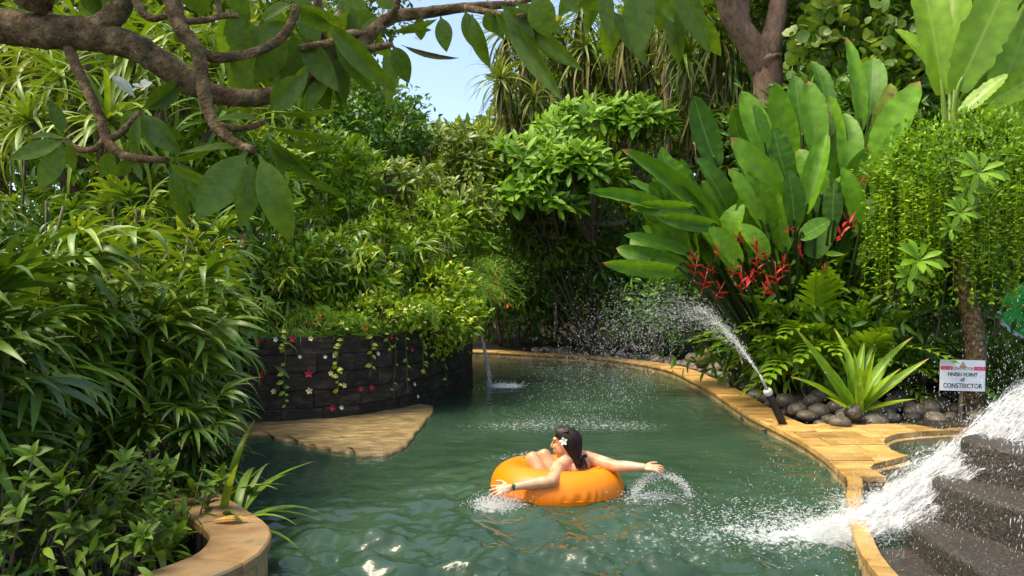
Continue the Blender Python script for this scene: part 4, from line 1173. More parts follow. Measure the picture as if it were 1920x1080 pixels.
for i, (x, y, L, lab) in enumerate([(-1.72, 4.85, .62, "dark strap-leaved lily drooping over the near left kerb"), (-1.88, 5.15, .68, "dark strap-leaved lily behind the first one on the left kerb"), (-1.95, 4.45, .5, "small strap-leaved lily on the soil inside the near kerb")]):
    z0 = zground(x, y); t = thing("strap_lily", lab, "plant", (x, y, z0))
    strap_leaves(t, (x, y, z0), 22, L, .055, ['strap', 'rhapis_dark'], 40 + i, .25, 1.35)

def explicit_leaf(t, base, tip, width, mesh_bank, r, roll=0.0, name="leaf", up=.5, bow=None):
    D = tip - base; L = D.length
    view = (Vector((0, 0, CAM_H)) - base).normalized()
    n = Matrix.Rotation(roll, 3, D.normalized()) @ (view + Vector((0, 0, up)))
    return put(name, r.choice(mesh_bank), t, align(D, n, base, (width / .3, L, L)))

# the bright lily on the stones: every leaf placed
cb = P(1603, 778, 8.62); cb.z = .17
ct = thing("lily_plant", "bright green lily with long arching strap leaves among the river stones", "plant", cb)
CR = [blade(1, .3, 12, 'strap', fold=.35, a0=a, a1=b, seed=i).mesh("leaf", M['crinum']) for i, (a, b) in enumerate([(.25, -.5), (.1, -.2), (.4, -.8)])]
rr = random.Random(3)
for (tx, ty, w, dd, roll) in [(1492, 616, .085, -.1, .2), (1562, 610, .075, .2, .4), (1622, 632, .085, .3, -.2), (1715, 628, .08, .1, -.3), (1742, 672, .085, -.1, -.2), (1678, 645, .07, .35, .3), (1585, 640, .08, .25, .1), (1540, 690, .07, -.35, .6), (1480, 706, .065, -.2, .8), (1550, 745, .06, -.35, .9), (1718, 748, .065, -.3, -.9), (1640, 660, .075, -.25, .0), (1650, 625, .06, .3, -.4), (1600, 655, .07, -.2, .3), (1570, 660, .07, .1, .5), (1690, 690, .07, -.25, -.5), (1525, 660, .065, .2, .3)]:
    explicit_leaf(ct, cb + Vector((rr.uniform(-.03, .03), rr.uniform(-.03, .03), 0)), P(tx, ty, 8.62 + dd), w * 1.35, CR, rr, roll)
put("bulb_neck", tube([cb + Vector((0, 0, -.06)), cb + Vector((0, 0, .04)), cb + Vector((0, 0, .14))], [.05, .045, .03], 10).mesh("bulb_neck", M['wood_post']), ct)

# ------------------------------------------------------------------ heliconia clump
HE = [blade(1, .3, 16, 'paddle', fold=f, a0=.1, a1=a, wave=w, cols=4, seed=i, side=s).mesh("leaf", M['heliconia']) for i, (f, a, w, s) in enumerate([(.35, -.3, .035, .02), (.5, -.7, .03, -.06), (.25, -.15, .06, .05), (.65, -.25, .03, -.02), (.4, .2, .05, .04), (.3, -1.1, .04, .08), (.8, -.4, .03, -.05)])]
HD = [blade(1, .3, 16, 'paddle', fold=.25, a0=.1, a1=-.5, wave=.05, cols=4, seed=9, tear=.25).mesh("leaf", M['heliconia_dry'])]
hb = Vector((3.6, 10.4, .1))
ht = thing("heliconia_clump", "tall heliconia clump with broad paddle leaves and hanging red flowers", "plant", hb)
rr = random.Random(11)
def heli(bx, by, tx, ty, w, d, dd=0.0, roll=0.0, bank=None, stalk=True):
    a, b = P(bx, by, d), P(tx, ty, d + dd)
    explicit_leaf(ht, a, b, w / FPX * d, bank or HE, rr, roll, up=.3)
    if stalk:
        f = min(1, max(0, (bx - 1240) / 420))
        foot = Vector((3.35 + f * .65 + rr.uniform(-.1, .1), 10.25 + rr.uniform(-.1, .5), .12))
        dirn = (b - a).normalized()
        pts = cr([foot, foot.lerp(a, .55) + Vector((0, 0, .12)), a, a + dirn * (b - a).length * .12], 5)
        put("stalk", tube(pts, np.linspace(.024, .011, len(pts)), 6).mesh("stalk", M['dark_stem']), ht)
for a in [(1262, 400, 1103, 357, 40, 9.0, -.3, .3), (1345, 432, 1178, 266, 54, 9.1, -.2, .2), (1345, 312, 1290, 188, 56, 9.5, .1, .1), (1438, 300, 1395, 168, 62, 9.7, .1, .15), (1436, 285, 1414, 194, 44, 9.4, -.1, .9), (1488, 305, 1450, 160, 56, 9.9, .1, -.2), (1505, 270, 1488, 138, 50, 10.1, .1, .2), (1532, 290, 1520, 150, 62, 9.8, .1, .1), (1548, 215, 1543, 98, 40, 10.2, .1, .5), (1612, 245, 1590, 66, 38, 10.0, .1, .6), (1628, 235, 1648, 86, 62, 10.1, .1, -.1), (1640, 310, 1716, 150, 70, 9.6, -.3, -.4), (1640, 370, 1700, 235, 44, 9.3, -.1, -.5), (1478, 405, 1372, 258, 66, 9.2, -.2, .3), (1478, 345, 1440, 242, 54, 9.5, 0, .3), (1510, 400, 1558, 244, 60, 9.2, -.1, -.2), (1378, 425, 1318, 286, 62, 9.3, -.1, .5), (1430, 425, 1368, 316, 58, 9.0, -.1, .8), (1490, 425, 1478, 318, 54, 8.95, -.1, .6), (1612, 432, 1580, 312, 54, 9.0, 0, .7), (1305, 392, 1186, 385, 36, 8.9, -.2, -.5), (1345, 425, 1232, 404, 40, 8.9, -.2, -.4), (1300, 482, 1172, 438, 34, 9.0, -.2, .5), (1290, 500, 1155, 474, 40, 8.9, -.2, -.3), (1280, 508, 1128, 497, 34, 8.8, -.2, -.6), (1270, 395, 1180, 336, 30, 9.3, 0, .7), (1390, 495, 1330, 428, 46, 8.8, -.2, .3), (1436, 485, 1402, 412, 46, 8.9, -.1, .4), (1500, 445, 1562, 414, 44, 8.8, -.2, -.3), (1590, 335, 1602, 198, 56, 9.7, 0, .2), (1570, 325, 1560, 178, 60, 9.9, 0, -.2), (1300, 430, 1268, 300, 50, 9.6, 0, .6), (1410, 340, 1352, 205, 50, 10.0, 0, .4), (1540, 380, 1512, 268, 56, 9.4, 0, .1), (1460, 380, 1420, 290, 54, 9.6, 0, -.4), (1400, 395, 1345, 330, 50, 9.6, 0, .2), (1580, 400, 1545, 320, 50, 9.5, 0, .4), (1620, 300, 1672, 180, 44, 9.9, 0, .3), (1300, 520, 1200, 500, 36, 9.1, -.2, .2), (1345, 500, 1290, 430, 44, 9.4, 0, .4), (1240, 430, 1200, 410, 26, 9.4, 0, .8)]:
    heli(*a)
for a in [(1650, 290, 1676, 150, 58, 9.75, -.1, .3), (1546, 290, 1536, 165, 50, 9.9, 0, .2)]:
    heli(*a, bank=HD)
for i in range(105):
    bx = rr.uniform(1265, 1680); by = rr.uniform(385, 520)
    an = (bx - 1460) / 330 + rr.uniform(-.35, .35); l = rr.uniform(75, 140)
    heli(bx, by, bx + l * math.sin(an), by - l * math.cos(an) * .95, rr.uniform(38, 60), rr.uniform(9.1, 10.2), rr.uniform(-.25, .2), rr.uniform(-.9, .9), stalk=(i % 2 == 0))
# stems of the clump at its foot
for i in range(26):
    f = rr.random()
    foot = Vector((3.3 + rr.random() * .6, 10.15 + rr.random() * .5, .08))
    top = P(1290 + rr.random() * 270, 440 + rr.uniform(-50, 60), 9.1 + rr.random() * .7)
    pts = cr([foot, foot.lerp(top, .5) + Vector((.04, 0, .05)), top], 5)
    put("stalk", tube(pts, np.linspace(.030, .014, len(pts)), 6).mesh("stalk", M['dark_stem']), ht)
# red bracts on zigzag hanging stems
def bract_geo(seed):
    r = random.Random(seed); g = Geo()
    tube([(0, 0, .18), (0, 0, 0), (.01, 0, -.12), (-.01, 0, -.26)], [.006, .006, .005, .003], 5, g=g)
    for i in range(4):
        g.add(blade(.20 - .022 * i, .07, 5, 'ell', fold=.8, a0=.1, a1=.3), Matrix.Translation((0, 0, -.045 * i)) @ rot(i * math.pi * .92 + r.uniform(-.2, .2), r.uniform(-.3, .4)), r.random())
    return g
BR = [bract_geo(i).mesh("flower", M['red']) for i in range(4)]
for (px, py, s) in [(1590, 415, 1.1), (1385, 445, .7), (1418, 460, .9), (1305, 500, .9), (1322, 525, .9), (1345, 470, .6), (1390, 525, 1.0), (1420, 500, .8), (1455, 515, 1.0), (1440, 540, .9), (1470, 495, .8), (1375, 505, .7), (1480, 430, .5), (1330, 505, .6), (1618, 335, .5), (1405, 520, .9), (1350, 545, .8), (1300, 480, .6), (1500, 470, .6), (1545, 500, .6), (1430, 480, .7), (1575, 440, .7)]:
    d = 8.55 + rr.uniform(-.1, .25)
    put("flower", rr.choice(BR), ht, Matrix.Translation(P(px, py, d)) @ Matrix.Rotation(rr.uniform(0, 6.28), 4, 'Z') @ Matrix.Rotation(rr.uniform(-1.3, 1.3), 4, 'X') @ Matrix.Scale(s * .8, 4))

# ------------------------------------------------------------------ banana plants, upper right
BA = [blade(1, .3, 26, 'paddle', fold=f, a0=.12, a1=a, wave=.018, cols=6, tear=tr_ * .6, seed=20 + i).mesh("leaf", M['banana']) for i, (f, a, tr_) in enumerate([(.25, -.35, .25), (.35, -.5, .12), (.2, -.2, .35)])]
for lab, foot, lv in [
    ("banana plant with huge backlit leaves at the top right", (5.95, 10.9, .3), [(1768, 178, 1722, -90, 72, 10.8, .3, .3), (1790, 165, 1782, -120, 84, 11.4, .2, -.3), (1795, 170, 1905, -70, 92, 10.6, -.2, .05), (1800, 190, 1960, -10, 60, 10.9, .1, .7), (1780, 175, 1690, 40, 46, 11.4, .2, .8), (1760, 120, 1740, -60, 50, 11.8, .2, .7)]),
    ("young banana plant at the right frame edge over the vine curtain", (6.6, 10.6, .3), [(1835, 205, 1962, 130, 60, 10.2, -.2, .1), (1850, 230, 1990, 190, 50, 10.0, -.2, .2), (1860, 210, 1925, 40, 80, 10.6, 0, .4), (1800, 215, 1890, 140, 40, 10.0, -.1, -.6), (1900, 260, 1990, 230, 44, 9.9, 0, .2)])]:
    bt = thing("banana_plant", lab, "banana plant", foot)
    r = random.Random(len(lab))
    top = Vector((foot[0], foot[1], 3.1))
    pts = cr([Vector(foot) - Vector((0, 0, .1)), Vector(foot).lerp(top, .5), top], 5)
    put("pseudostem", tube(pts, np.linspace(.12, .07, len(pts)), 10).mesh("pseudostem", M['stem']), bt)
    for (bx, by, tx, ty, w, d, dd, roll) in lv:
        a, b = P(bx, by, d), P(tx, ty, d + dd)
        explicit_leaf(bt, a, b, w / FPX * d, BA, r, roll, up=.1)
        pts = cr([top - Vector((0, 0, .5)), top.lerp(a, .5), a, a.lerp(b, .15)], 5)
        put("leaf_stalk", tube(pts, np.linspace(.045, .018, len(pts)), 7).mesh("leaf_stalk", M['banana']), bt)

# ------------------------------------------------------------------ trailing vine curtain on a stump
vb = Vector((5.1, 8.95, .25))
vt = thing("trailing_vine", "yellow-green trailing vine hanging like a curtain over a stump on the right", "vine", vb)
pts = cr([vb + Vector((0, 0, -.2)), vb + Vector((.05, 0, .7)), vb + Vector((-.05, .1, 1.5)), vb + Vector((0, .1, 2.25))], 6)
put("stump", tube(pts, np.linspace(.125, .08, len(pts)), 12, lump=.05).mesh("stump", M['bark']), vt)
dome_c, dome_r = np.array([5.15, 9.0, 2.55]), np.array([1.15, .85, .95])
VL = blade(1, .42, 3, 'ell', fold=.2, a0=.2, a1=-.6)
g = leaf_cloud(dome_c, dome_r, 14000, VL, .04, .08, 51, shell=.82, clumps=190, csig=.08, updir=.7, zmin=2.72)
tag(put("foliage", g.mesh("foliage", M['curtain']), vt), kind="stuff")
def strand_geo(L, seed):
    r = np.random.default_rng(seed); g = Geo()
    n = int(L / .022)
    z = -np.linspace(0, L, n)
    wob = np.c_[.018 * np.sin(z * 5 + seed), .018 * np.cos(z * 4 + seed)]
    pts = np.c_[wob, z]
    tube(pts[::3], .0022, 3, g=g, cap=False)
    a = np.arange(n) * 2.4 + r.normal(0, .4, n)
    d = np.c_[np.cos(a), np.sin(a), r.uniform(-.5, .4, n)]
    nrm = np.c_[np.zeros(n), np.zeros(n), np.ones(n)] + r.normal(0, .4, (n, 3))
    fr = frames(d, nrm) * r.uniform(.04, .07, n)[:, None, None]
    g.scatter(VL, fr, pts, r.random(n))
    return g
g = leaf_cloud(dome_c + np.array([0, .15, -.25]), dome_r * np.array([.85, .6, .85]), 2600, LONG, .10, .2, 52, shell=.5, clumps=60)  # dark leaf backing added in the dome, standing in for the dark behind the strands
tag(put("dark_backing", g.mesh("dark_backing", M['dark_shrub']), vt), kind="stuff")
SL = [.6, .8, 1.0, 1.15, 1.3, 1.45, .7, 1.0]
STR = [strand_geo(L, i).mesh("strand", M['strand']) for i, L in enumerate(SL)]
rr = random.Random(77)
for i in range(260):
    a = rr.uniform(math.pi * .98, math.pi * 2.02)
    q = math.sqrt(rr.uniform(.5, 1.12))
    x, y = dome_c[0] + dome_r[0] * q * math.cos(a), dome_c[1] + dome_r[1] * q * math.sin(a)
    z = dome_c[2] + dome_r[2] * math.sqrt(max(.02, 1 - min(1, q * q))) * rr.uniform(.5, 1) - .05
    ln = z - rr.uniform(1.35, 2.0); k = rr.randrange(8)
    put("strand", STR[k], vt, Matrix.Translation((x, y, z)) @ Matrix.Rotation(rr.uniform(0, 6.28), 4, 'Z') @ Matrix.Rotation(rr.uniform(-.06, .06), 4, 'X') @ Matrix.Diagonal((1, 1, ln / SL[k], 1)))

# ------------------------------------------------------------------ rosette shrubs (frangipani across the water and kin)
def ros_leaf(L, W, prof='obl', a1=-.6):
    return lambda r_: blade(L * r_.uniform(.8, 1.1), W * r_.uniform(.85, 1.1), 5, prof, fold=.28, a0=.1, a1=a1 * r_.uniform(.5, 1.5), seed=r_.randrange(99))
ROS_G = [rosette(13, ros_leaf(.34, .095), -.25, 1.2, i, r0=.02) for i in range(4)]
ROS = {k: [x.mesh("leaf_rosette", M[k]) for x in ROS_G] for k in ('plumeria', 'plumeria_dull')}
def rosette_tree(label, base, blobs, kind, seed, name="frangipani_shrub", cat="shrub", dens=26, size=1.0, twigr=.022):
    """blobs: list of (center, radii): rosettes on their upper outer sides, each on a forked twig"""
    r = random.Random(seed)
    t = thing(name, label, cat, base)
    for (c, rad) in blobs:
        hub = Vector(base).lerp(Vector(c), .62) + Vector((r.uniform(-.2, .2), r.uniform(-.2, .2), 0))
        pts = cr([Vector(base) - Vector((0, 0, .1)), Vector(base).lerp(hub, .5) + Vector((r.uniform(-.15, .15), r.uniform(-.1, .1), 0)), hub], 5)
        put("limb", tube(pts, np.linspace(twigr * 1.6, twigr, len(pts)), 7, lump=.06).mesh("limb", M['twig']), t)
        for i in range(dens):
            d = Vector((r.gauss(0, 1), r.gauss(0, 1) - .35, abs(r.gauss(0, .9)) - .15)).normalized()
            f = r.uniform(.72, 1.0)
            p = Vector((c[0] + rad[0] * d.x * f, c[1] + rad[1] * d.y * f, c[2] + rad[2] * d.z * f))
            up = (d + Vector((0, -.25, .8))).normalized()
            q_ = up.to_track_quat('Z', 'Y').to_matrix().to_4x4()
            put("leaf_rosette", r.choice(ROS[kind]), t, Matrix.Translation(p) @ q_ @ Matrix.Rotation(r.uniform(0, 6.28), 4, 'Z') @ Matrix.Scale(size * r.uniform(.8, 1.2), 4))
            if i % 2 == 0:
                mid = hub.lerp(p, .55) + Vector((r.uniform(-.12, .12), r.uniform(-.12, .12), -.05))
                q2 = cr([hub, mid, p], 4)
                put("twig", tube(q2, np.linspace(twigr * .6, .012, len(q2)), 5).mesh("twig", M['twig']), t)
    return t
def B(px, py, d, rx, rz, ry=None):
    return (tuple(P(px, py, d)), (rx / FPX * d, ry or rx / FPX * d * .8, rz / FPX * d))
rosette_tree("big bright green frangipani shrub overhanging the far middle of the pool", (1.9, 18.6, .2), [B(1110, 250, 17.2, 110, 50), B(1010, 320, 16.6, 110, 60), B(1000, 390, 16.0, 90, 50)], 'plumeria', 61, dens=40, size=1.3)
rosette_tree("frangipani shrub reaching up right of centre below the hanging strap leaves", (2.6, 18.0, .2), [B(1190, 240, 16.8, 70, 45), B(1090, 340, 15.8, 80, 60)], 'plumeria', 62, dens=38, size=1.3)
rosette_tree("dull green frangipani shrub left of centre beneath the sky gap", (-1.6, 19.5, .3), [B(820, 280, 16.5, 95, 45), B(890, 330, 16.2, 70, 50)], 'plumeria_dull', 63, dens=44, size=.85)
rosette_tree("frangipani shrub at the right end of the planter among the lady palms", (-1.3, 14.6, .9), [B(860, 400, 13.6, 70, 60), B(760, 350, 13.8, 80, 50)], 'plumeria_dull', 64, dens=34, size=.8)

# dense shrubs
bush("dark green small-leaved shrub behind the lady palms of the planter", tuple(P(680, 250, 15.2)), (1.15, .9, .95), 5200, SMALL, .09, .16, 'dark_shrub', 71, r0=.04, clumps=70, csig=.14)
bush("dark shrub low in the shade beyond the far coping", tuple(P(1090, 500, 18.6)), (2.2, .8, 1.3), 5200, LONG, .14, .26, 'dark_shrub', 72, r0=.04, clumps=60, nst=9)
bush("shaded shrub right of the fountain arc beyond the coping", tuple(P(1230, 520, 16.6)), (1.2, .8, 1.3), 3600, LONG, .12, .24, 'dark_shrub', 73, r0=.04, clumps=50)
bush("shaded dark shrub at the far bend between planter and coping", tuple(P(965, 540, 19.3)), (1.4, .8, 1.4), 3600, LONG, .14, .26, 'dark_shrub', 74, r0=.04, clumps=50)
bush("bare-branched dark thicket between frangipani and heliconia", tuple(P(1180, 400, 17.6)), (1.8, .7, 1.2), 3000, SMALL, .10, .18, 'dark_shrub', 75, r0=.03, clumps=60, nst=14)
bush("pothos mound with glossy leaves on the top of the planter", tuple(P(780, 545, 11.0)), (.85, .55, .42), 1500, SMALL, .07, .13, 'pothos', 76, name="pothos_mound", cat="plant", clumps=60, csig=.14)
bush("bright leafy shrub low on the planter at the middle of the wall", tuple(P(610, 510, 10.2)), (.75, .5, .38), 1100, LONG, .12, .2, 'pothos', 77, name="leafy_shrub", clumps=40)
bush("broad-leaved plant under the yellow lady palm on the planter", tuple(P(700, 480, 11.3)), (.7, .5, .45), 700, SMALL, .1, .17, 'shrub', 78, name="leafy_shrub", clumps=30)
bush("leafy plant at the left end of the planter top", tuple(P(520, 520, 9.9)), (.55, .4, .4), 650, LONG, .1, .18, 'shrub', 79, name="leafy_shrub", clumps=30)
bush("broad shiny shrub in the shade left of the white sign", tuple(P(1705, 560, 9.4)), (.65, .5, .8), 900, LONG, .14, .24, 'dark_shrub', 80, clumps=36)
bush("dark shrub in the shade behind the white sign", tuple(P(1850, 600, 10.4)), (1.3, .6, 1.0), 3000, LONG, .12, .22, 'dark_shrub', 81, clumps=50)
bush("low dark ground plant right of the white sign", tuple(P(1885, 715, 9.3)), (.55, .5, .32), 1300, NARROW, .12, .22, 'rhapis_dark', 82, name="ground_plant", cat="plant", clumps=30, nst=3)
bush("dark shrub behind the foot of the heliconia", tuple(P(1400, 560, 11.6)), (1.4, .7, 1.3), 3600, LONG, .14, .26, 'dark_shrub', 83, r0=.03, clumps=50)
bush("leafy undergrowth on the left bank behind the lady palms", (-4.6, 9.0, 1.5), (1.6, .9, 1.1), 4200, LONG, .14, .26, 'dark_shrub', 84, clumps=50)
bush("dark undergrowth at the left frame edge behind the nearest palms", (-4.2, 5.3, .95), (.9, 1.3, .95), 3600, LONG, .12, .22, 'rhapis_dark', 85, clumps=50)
bush("round-leaved shrub standing behind the heliconia at upper right", tuple(P(1650, 100, 13.2)), (1.15, .9, 1.4), 1900, ROUND, .12, .24, 'round', 86, r0=.05, clumps=90, csig=.15, updir=.2)
bush("round-leaved shrub between the heliconia and the banana leaves", tuple(P(1700, 180, 12.6)), (1.0, .7, .9), 900, ROUND, .12, .22, 'round', 87, r0=.05, clumps=50, csig=.15, updir=.2)
bush("bushy shrub filling the dark gap under the round leaves", tuple(P(1600, 300, 12.4)), (2.0, .7, 1.2), 3600, LONG, .14, .26, 'dark_shrub', 88, r0=.05, clumps=60)

bush("round green shrub beneath the big frangipani at the far bank", tuple(P(930, 420, 17.2)), (1.1, .7, .75), 3000, LONG, .14, .26, 'shrub', 181, base=(-.2, 19.1, .2), r0=.03, clumps=50, nst=3)
bush("mid green shrub below the frangipani right of centre", tuple(P(1060, 440, 17.0)), (1.0, .6, .6), 2600, LONG, .14, .26, 'far', 182, base=(1.8, 18.0, .15), r0=.03, clumps=50, nst=3)
bush("fresh green shrub at the back of the planter below the sky gap", tuple(P(800, 440, 13.0)), (.9, .6, .6), 2400, LONG, .12, .22, 'shrub', 183, r0=.03, clumps=50, nst=3)
bush("yellow-green creeper tumbling over the right shoulder of the wall", tuple(P(812, 600, 10.75)), (.62, .42, .36), 2000, SMALL, .06, .11, 'pothos', 184, name="creeper", cat="plant", clumps=70, nst=3)
bush("bright low creeper on the wall top at the middle", tuple(P(700, 585, 9.9)), (.6, .3, .22), 1100, SMALL, .05, .10, 'pothos', 185, name="creeper", cat="plant", clumps=50, nst=3)

bush("fresh green shrub between the screw pine and the lady palms at left", tuple(P(330, 345, 9.8)), (1.5, .6, .55), 3200, LONG, .14, .26, 'shrub', 186, r0=.03, clumps=60)
bush("leafy green shrub left of the dark shrub above the planter", tuple(P(560, 340, 12.6)), (1.1, .6, .8), 3200, LONG, .14, .26, 'shrub', 187, r0=.03, clumps=60)
bush("low leafy undergrowth at the very bottom left", (-2.45, 3.75, .38), (.75, .55, .28), 900, LONG, .07, .13, 'whorl', 188, name="ground_plant", cat="plant", clumps=60, r0=.006)

bush("lush light green shrub of narrow leaves below the red heliconia flowers", tuple(P(1530, 590, 9.75)), (.72, .35, .85), 1500, LONG, .16, .28, 'fern', 189, name="leafy_shrub", clumps=60, nst=6, hang=.3)

# epiphyte rosettes on the vine curtain
BIG = [rosette(12, lambda r_: blade(.30 * r_.uniform(.8, 1.1), .09, 7, 'obl', fold=.25, a0=.15, a1=-.8), -.2, .9, 90 + i, r0=.02).mesh("leaf_rosette", M['plumeria']) for i in range(2)]
for lab, px, py, d, s in [("leafy rosette plant growing out of the middle of the vine curtain", 1835, 325, 7.98, 1.0), ("leafy rosette plant hanging at the lower left of the vine curtain", 1722, 490, 8.3, 1.0), ("small leafy rosette plant low in the vine curtain beside the stump", 1800, 400, 8.0, .7)]:
    p = P(px, py, d)
    t = thing("rosette_plant", lab, "plant", p)
    put("leaf_rosette", BIG[0], t, Matrix.Translation(p) @ Matrix.Rotation(R(55), 4, 'X') @ Matrix.Scale(s, 4))
    put("leaf_rosette", BIG[1], t, Matrix.Translation(p + Vector((-.10, .02, -.15))) @ Matrix.Rotation(R(80), 4, 'X') @ Matrix.Scale(s * .7, 4))
    put("stem", tube([p + Vector((0, .35, -.2)), p + Vector((0, .15, -.1)), p], [.014, .012, .012], 6).mesh("stem", M['stem']), t)

# ------------------------------------------------------------------ ferns under the heliconia
def pinnate(L, n, ll, lw, droop, seed, prof='strap', vee=.25):
    r = random.Random(seed); g = Geo()
    ang = .1; y = z = 0; pts = [(0, 0, 0)]; st = 16
    for i in range(st):
        ang += droop / st; y += math.cos(ang) * L / st; z += math.sin(ang) * L / st; pts.append((0, y, z))
    pts = np.array(pts)
    tube(pts, np.linspace(.006, .002, len(pts)), 4, g=g, cap=False)
    for i in range(n):
        f = .14 + .86 * i / (n - 1)
        k = f * st; i0 = min(int(k), st - 1); p = pts[i0] * (1 - (k - i0)) + pts[i0 + 1] * (k - i0)
        a = .1 + droop * f
        sz = math.sin(math.pi * (.18 + .78 * f)) ** .7
        for s in (-1, 1):
            b = blade(ll * sz * r.uniform(.9, 1.1), lw, 4, prof, fold=.2, a0=.1, a1=-.7)
            g.add(b, Matrix.Translation(Vector(p)) @ Matrix.Rotation(a, 4, 'X') @ Matrix.Rotation(-s * (1.05 - .35 * f), 4, 'Z') @ Matrix.Rotation(vee, 4, 'X'), r.random())
    return g
FERN = [pinnate(.95, 15, .18, .034, d, i).mesh("frond", M['fern']) for i, d in enumerate((-1.5, -1.0, -1.9))]
def fern(label, x, y, n, scale, seed, e=(.5, 1.35), mats=FERN, name="fern", cat="fern", z=None, group=None):
    r = random.Random(seed); z0 = zground(x, y) if z is None else z
    t = thing(name, label, cat, (x, y, z0), group)
    for i in range(n):
        a = i * 2.4 + r.uniform(-.3, .3)
        Mx = Matrix.Translation((x, y, z0)) @ rot(a, r.uniform(*e), r.uniform(-.4, .4)) @ Matrix.Scale(scale * r.uniform(.75, 1.15), 4)
        put("frond", r.choice(mats), t, Mx)
    return t
fern("light green fern below the red heliconia flowers", 3.72, 9.8, 30, 1.9, 1, e=(1.05, 1.5))
fern("tall fern right of the heliconia stems behind the lily", 4.05, 9.7, 30, 1.95, 2, e=(1.0, 1.5))
fern("arching fern beside the rosette plant left of the sign", 4.4, 9.95, 20, 1.6, 3, e=(.9, 1.4))
fern("dark fern in the shade behind the white sign post", 5.6, 9.6, 14, .8, 5)
# young palm and palm crowns behind
PALM = [pinnate(2.0, 26, .55, .045, d, 30 + i).mesh("frond", M['palm']) for i, d in enumerate((-1.1, -1.5, -.7))]
def palm(label, x, y, h, n, scale, seed):
    r = random.Random(seed); z0 = zground(x, y)
    t = thing("palm_tree", label, "palm", (x, y, z0))
    pts = cr([(x, y, z0 - .2), (x + .08, y, z0 + h * .5), (x, y, z0 + h)], 6)
    put("trunk", tube(pts, np.linspace(.11, .07, len(pts)), 9, lump=.03).mesh("trunk", M['bark_far']), t)
    for i in range(n):
        Mx = Matrix.Translation((x, y, z0 + h)) @ rot(i * 2.4 + r.uniform(-.2, .2), r.uniform(.15, 1.2), r.uniform(-.3, .3)) @ Matrix.Scale(scale * r.uniform(.8, 1.1), 4)
        put("frond", r.choice(PALM), t, Mx)
palm("feathery palm just left of the sky gap above the dull shrub", -2.55, 20.6, 3.2, 16, .95, 1)
palm("yellowing feathery palm peeping beneath the near leaves left of the sky", -4.0, 20.2, 3.6, 14, 1.0, 2)
palm("feathery palm deep behind the frangipani right of centre", 3.6, 20.5, 2.6, 14, .9, 3)

# ------------------------------------------------------------------ strap-leaved trees (screw pines)
def tuft_geo(n, L, W, e0, e1, a1, seed):
    return rosette(n, lambda r_: blade(L * r_.uniform(.75, 1.1), W, 8, 'strap', fold=.35, a0=.0, a1=a1 * r_.uniform(.5, 1.4), side=r_.uniform(-.08, .08), seed=r_.randrange(99)), e0, e1, seed, r0=.03)
TG = [tuft_geo(44, 1.0, .056, -.3, 1.35, -1.5, i) for i in range(3)]
TUFT = {k: [x.mesh("leaf_tuft", M[k]) for x in TG] for k in ('strap', 'strap_pale')}
HANG = [tuft_geo(40, 1.1, .042, -1.5, -.5, -.9, 10 + i).mesh("dead_leaf_skirt", M['strap_dry']) for i in range(2)]
def screw_pine(label, base, heads, kinds, seed, skirt=True, size=1.0, sk=1.0):
    r = random.Random(seed); t = thing("screw_pine", label, "tree", base)
    c = Vector(base)
    cen = sum((Vector(h) for h in heads), Vector()) / len(heads)
    fork = c.lerp(cen, .55)
    pts = cr([c - Vector((0, 0, .2)), c.lerp(fork, .5) + Vector((.1, 0, 0)), fork], 5)
    put("trunk", tube(pts, np.linspace(.13, .09, len(pts)), 9, lump=.04).mesh("trunk", M['bark_far']), t)
    for i, h in enumerate(heads):
        h = Vector(h)
        pts = cr([fork, fork.lerp(h, .5) + Vector((r.uniform(-.15, .15), 0, -.1)), h], 5)
        put("limb", tube(pts, np.linspace(.08, .045, len(pts)), 7, lump=.04).mesh("limb", M['bark_far']), t)
        q_ = (h - fork).normalized().lerp(Vector((0, 0, 1)), .5).to_track_quat('Z', 'Y').to_matrix().to_4x4()
        k = kinds[i % len(kinds)]
        put("leaf_tuft", r.choice(TUFT[k]), t, Matrix.Translation(h) @ q_ @ Matrix.Rotation(r.uniform(0, 6.28), 4, 'Z') @ Matrix.Scale(size * r.uniform(.85, 1.15), 4))
        if skirt:
            put("dead_leaf_skirt", r.choice(HANG), t, Matrix.Translation(h - Vector((0, 0, .1))) @ Matrix.Rotation(r.uniform(0, 6.28), 4, 'Z') @ Matrix.Scale(sk * size * r.uniform(.85, 1.15), 4))
    return t
H = lambda px, py, d: tuple(P(px, py, d))
screw_pine("pale strap-leaved screw pine right of the sky gap with hanging leaves", (.6, 20.5, .4), [H(940, 150, 18.6), H(985, 110, 19.2), H(1000, 190, 18.8), H(950, 60, 19.5), H(1040, 60, 19.3), H(970, 230, 19)], ['strap_pale'], 1, size=1.15)
screw_pine("dark screw pine with long hanging dead leaves behind the frangipani", (2.4, 21.0, .4), [H(1100, 90, 19), H(1170, 60, 18.6), H(1130, 150, 19.2), H(1060, 130, 19.6), H(1210, 120, 19), H(1160, 190, 19.6), H(1090, 20, 19.4), H(1230, 30, 19)], ['strap'], 2, size=1.2, sk=1.35)
screw_pine("screw pine right of centre beside the brown tree trunk", (4.6, 18.2, .4), [H(1290, 110, 16.6), H(1345, 60, 16.4), H(1300, 190, 16.8), H(1380, 120, 16.6), H(1260, 50, 17)], ['strap'], 3, size=1.1, sk=1.2)
screw_pine("tall green screw pine filling the upper left behind the limbs", (-5.2, 9.6, .5), [H(120, 150, 9.2), H(250, 120, 9.0), H(320, 170, 9.4), H(60, 230, 8.8), H(200, 230, 8.6), H(410, 230, 9.4), H(330, 90, 9.8), H(150, 60, 9.6), H(400, 130, 10)], ['strap'], 4, size=1.05, skirt=False)
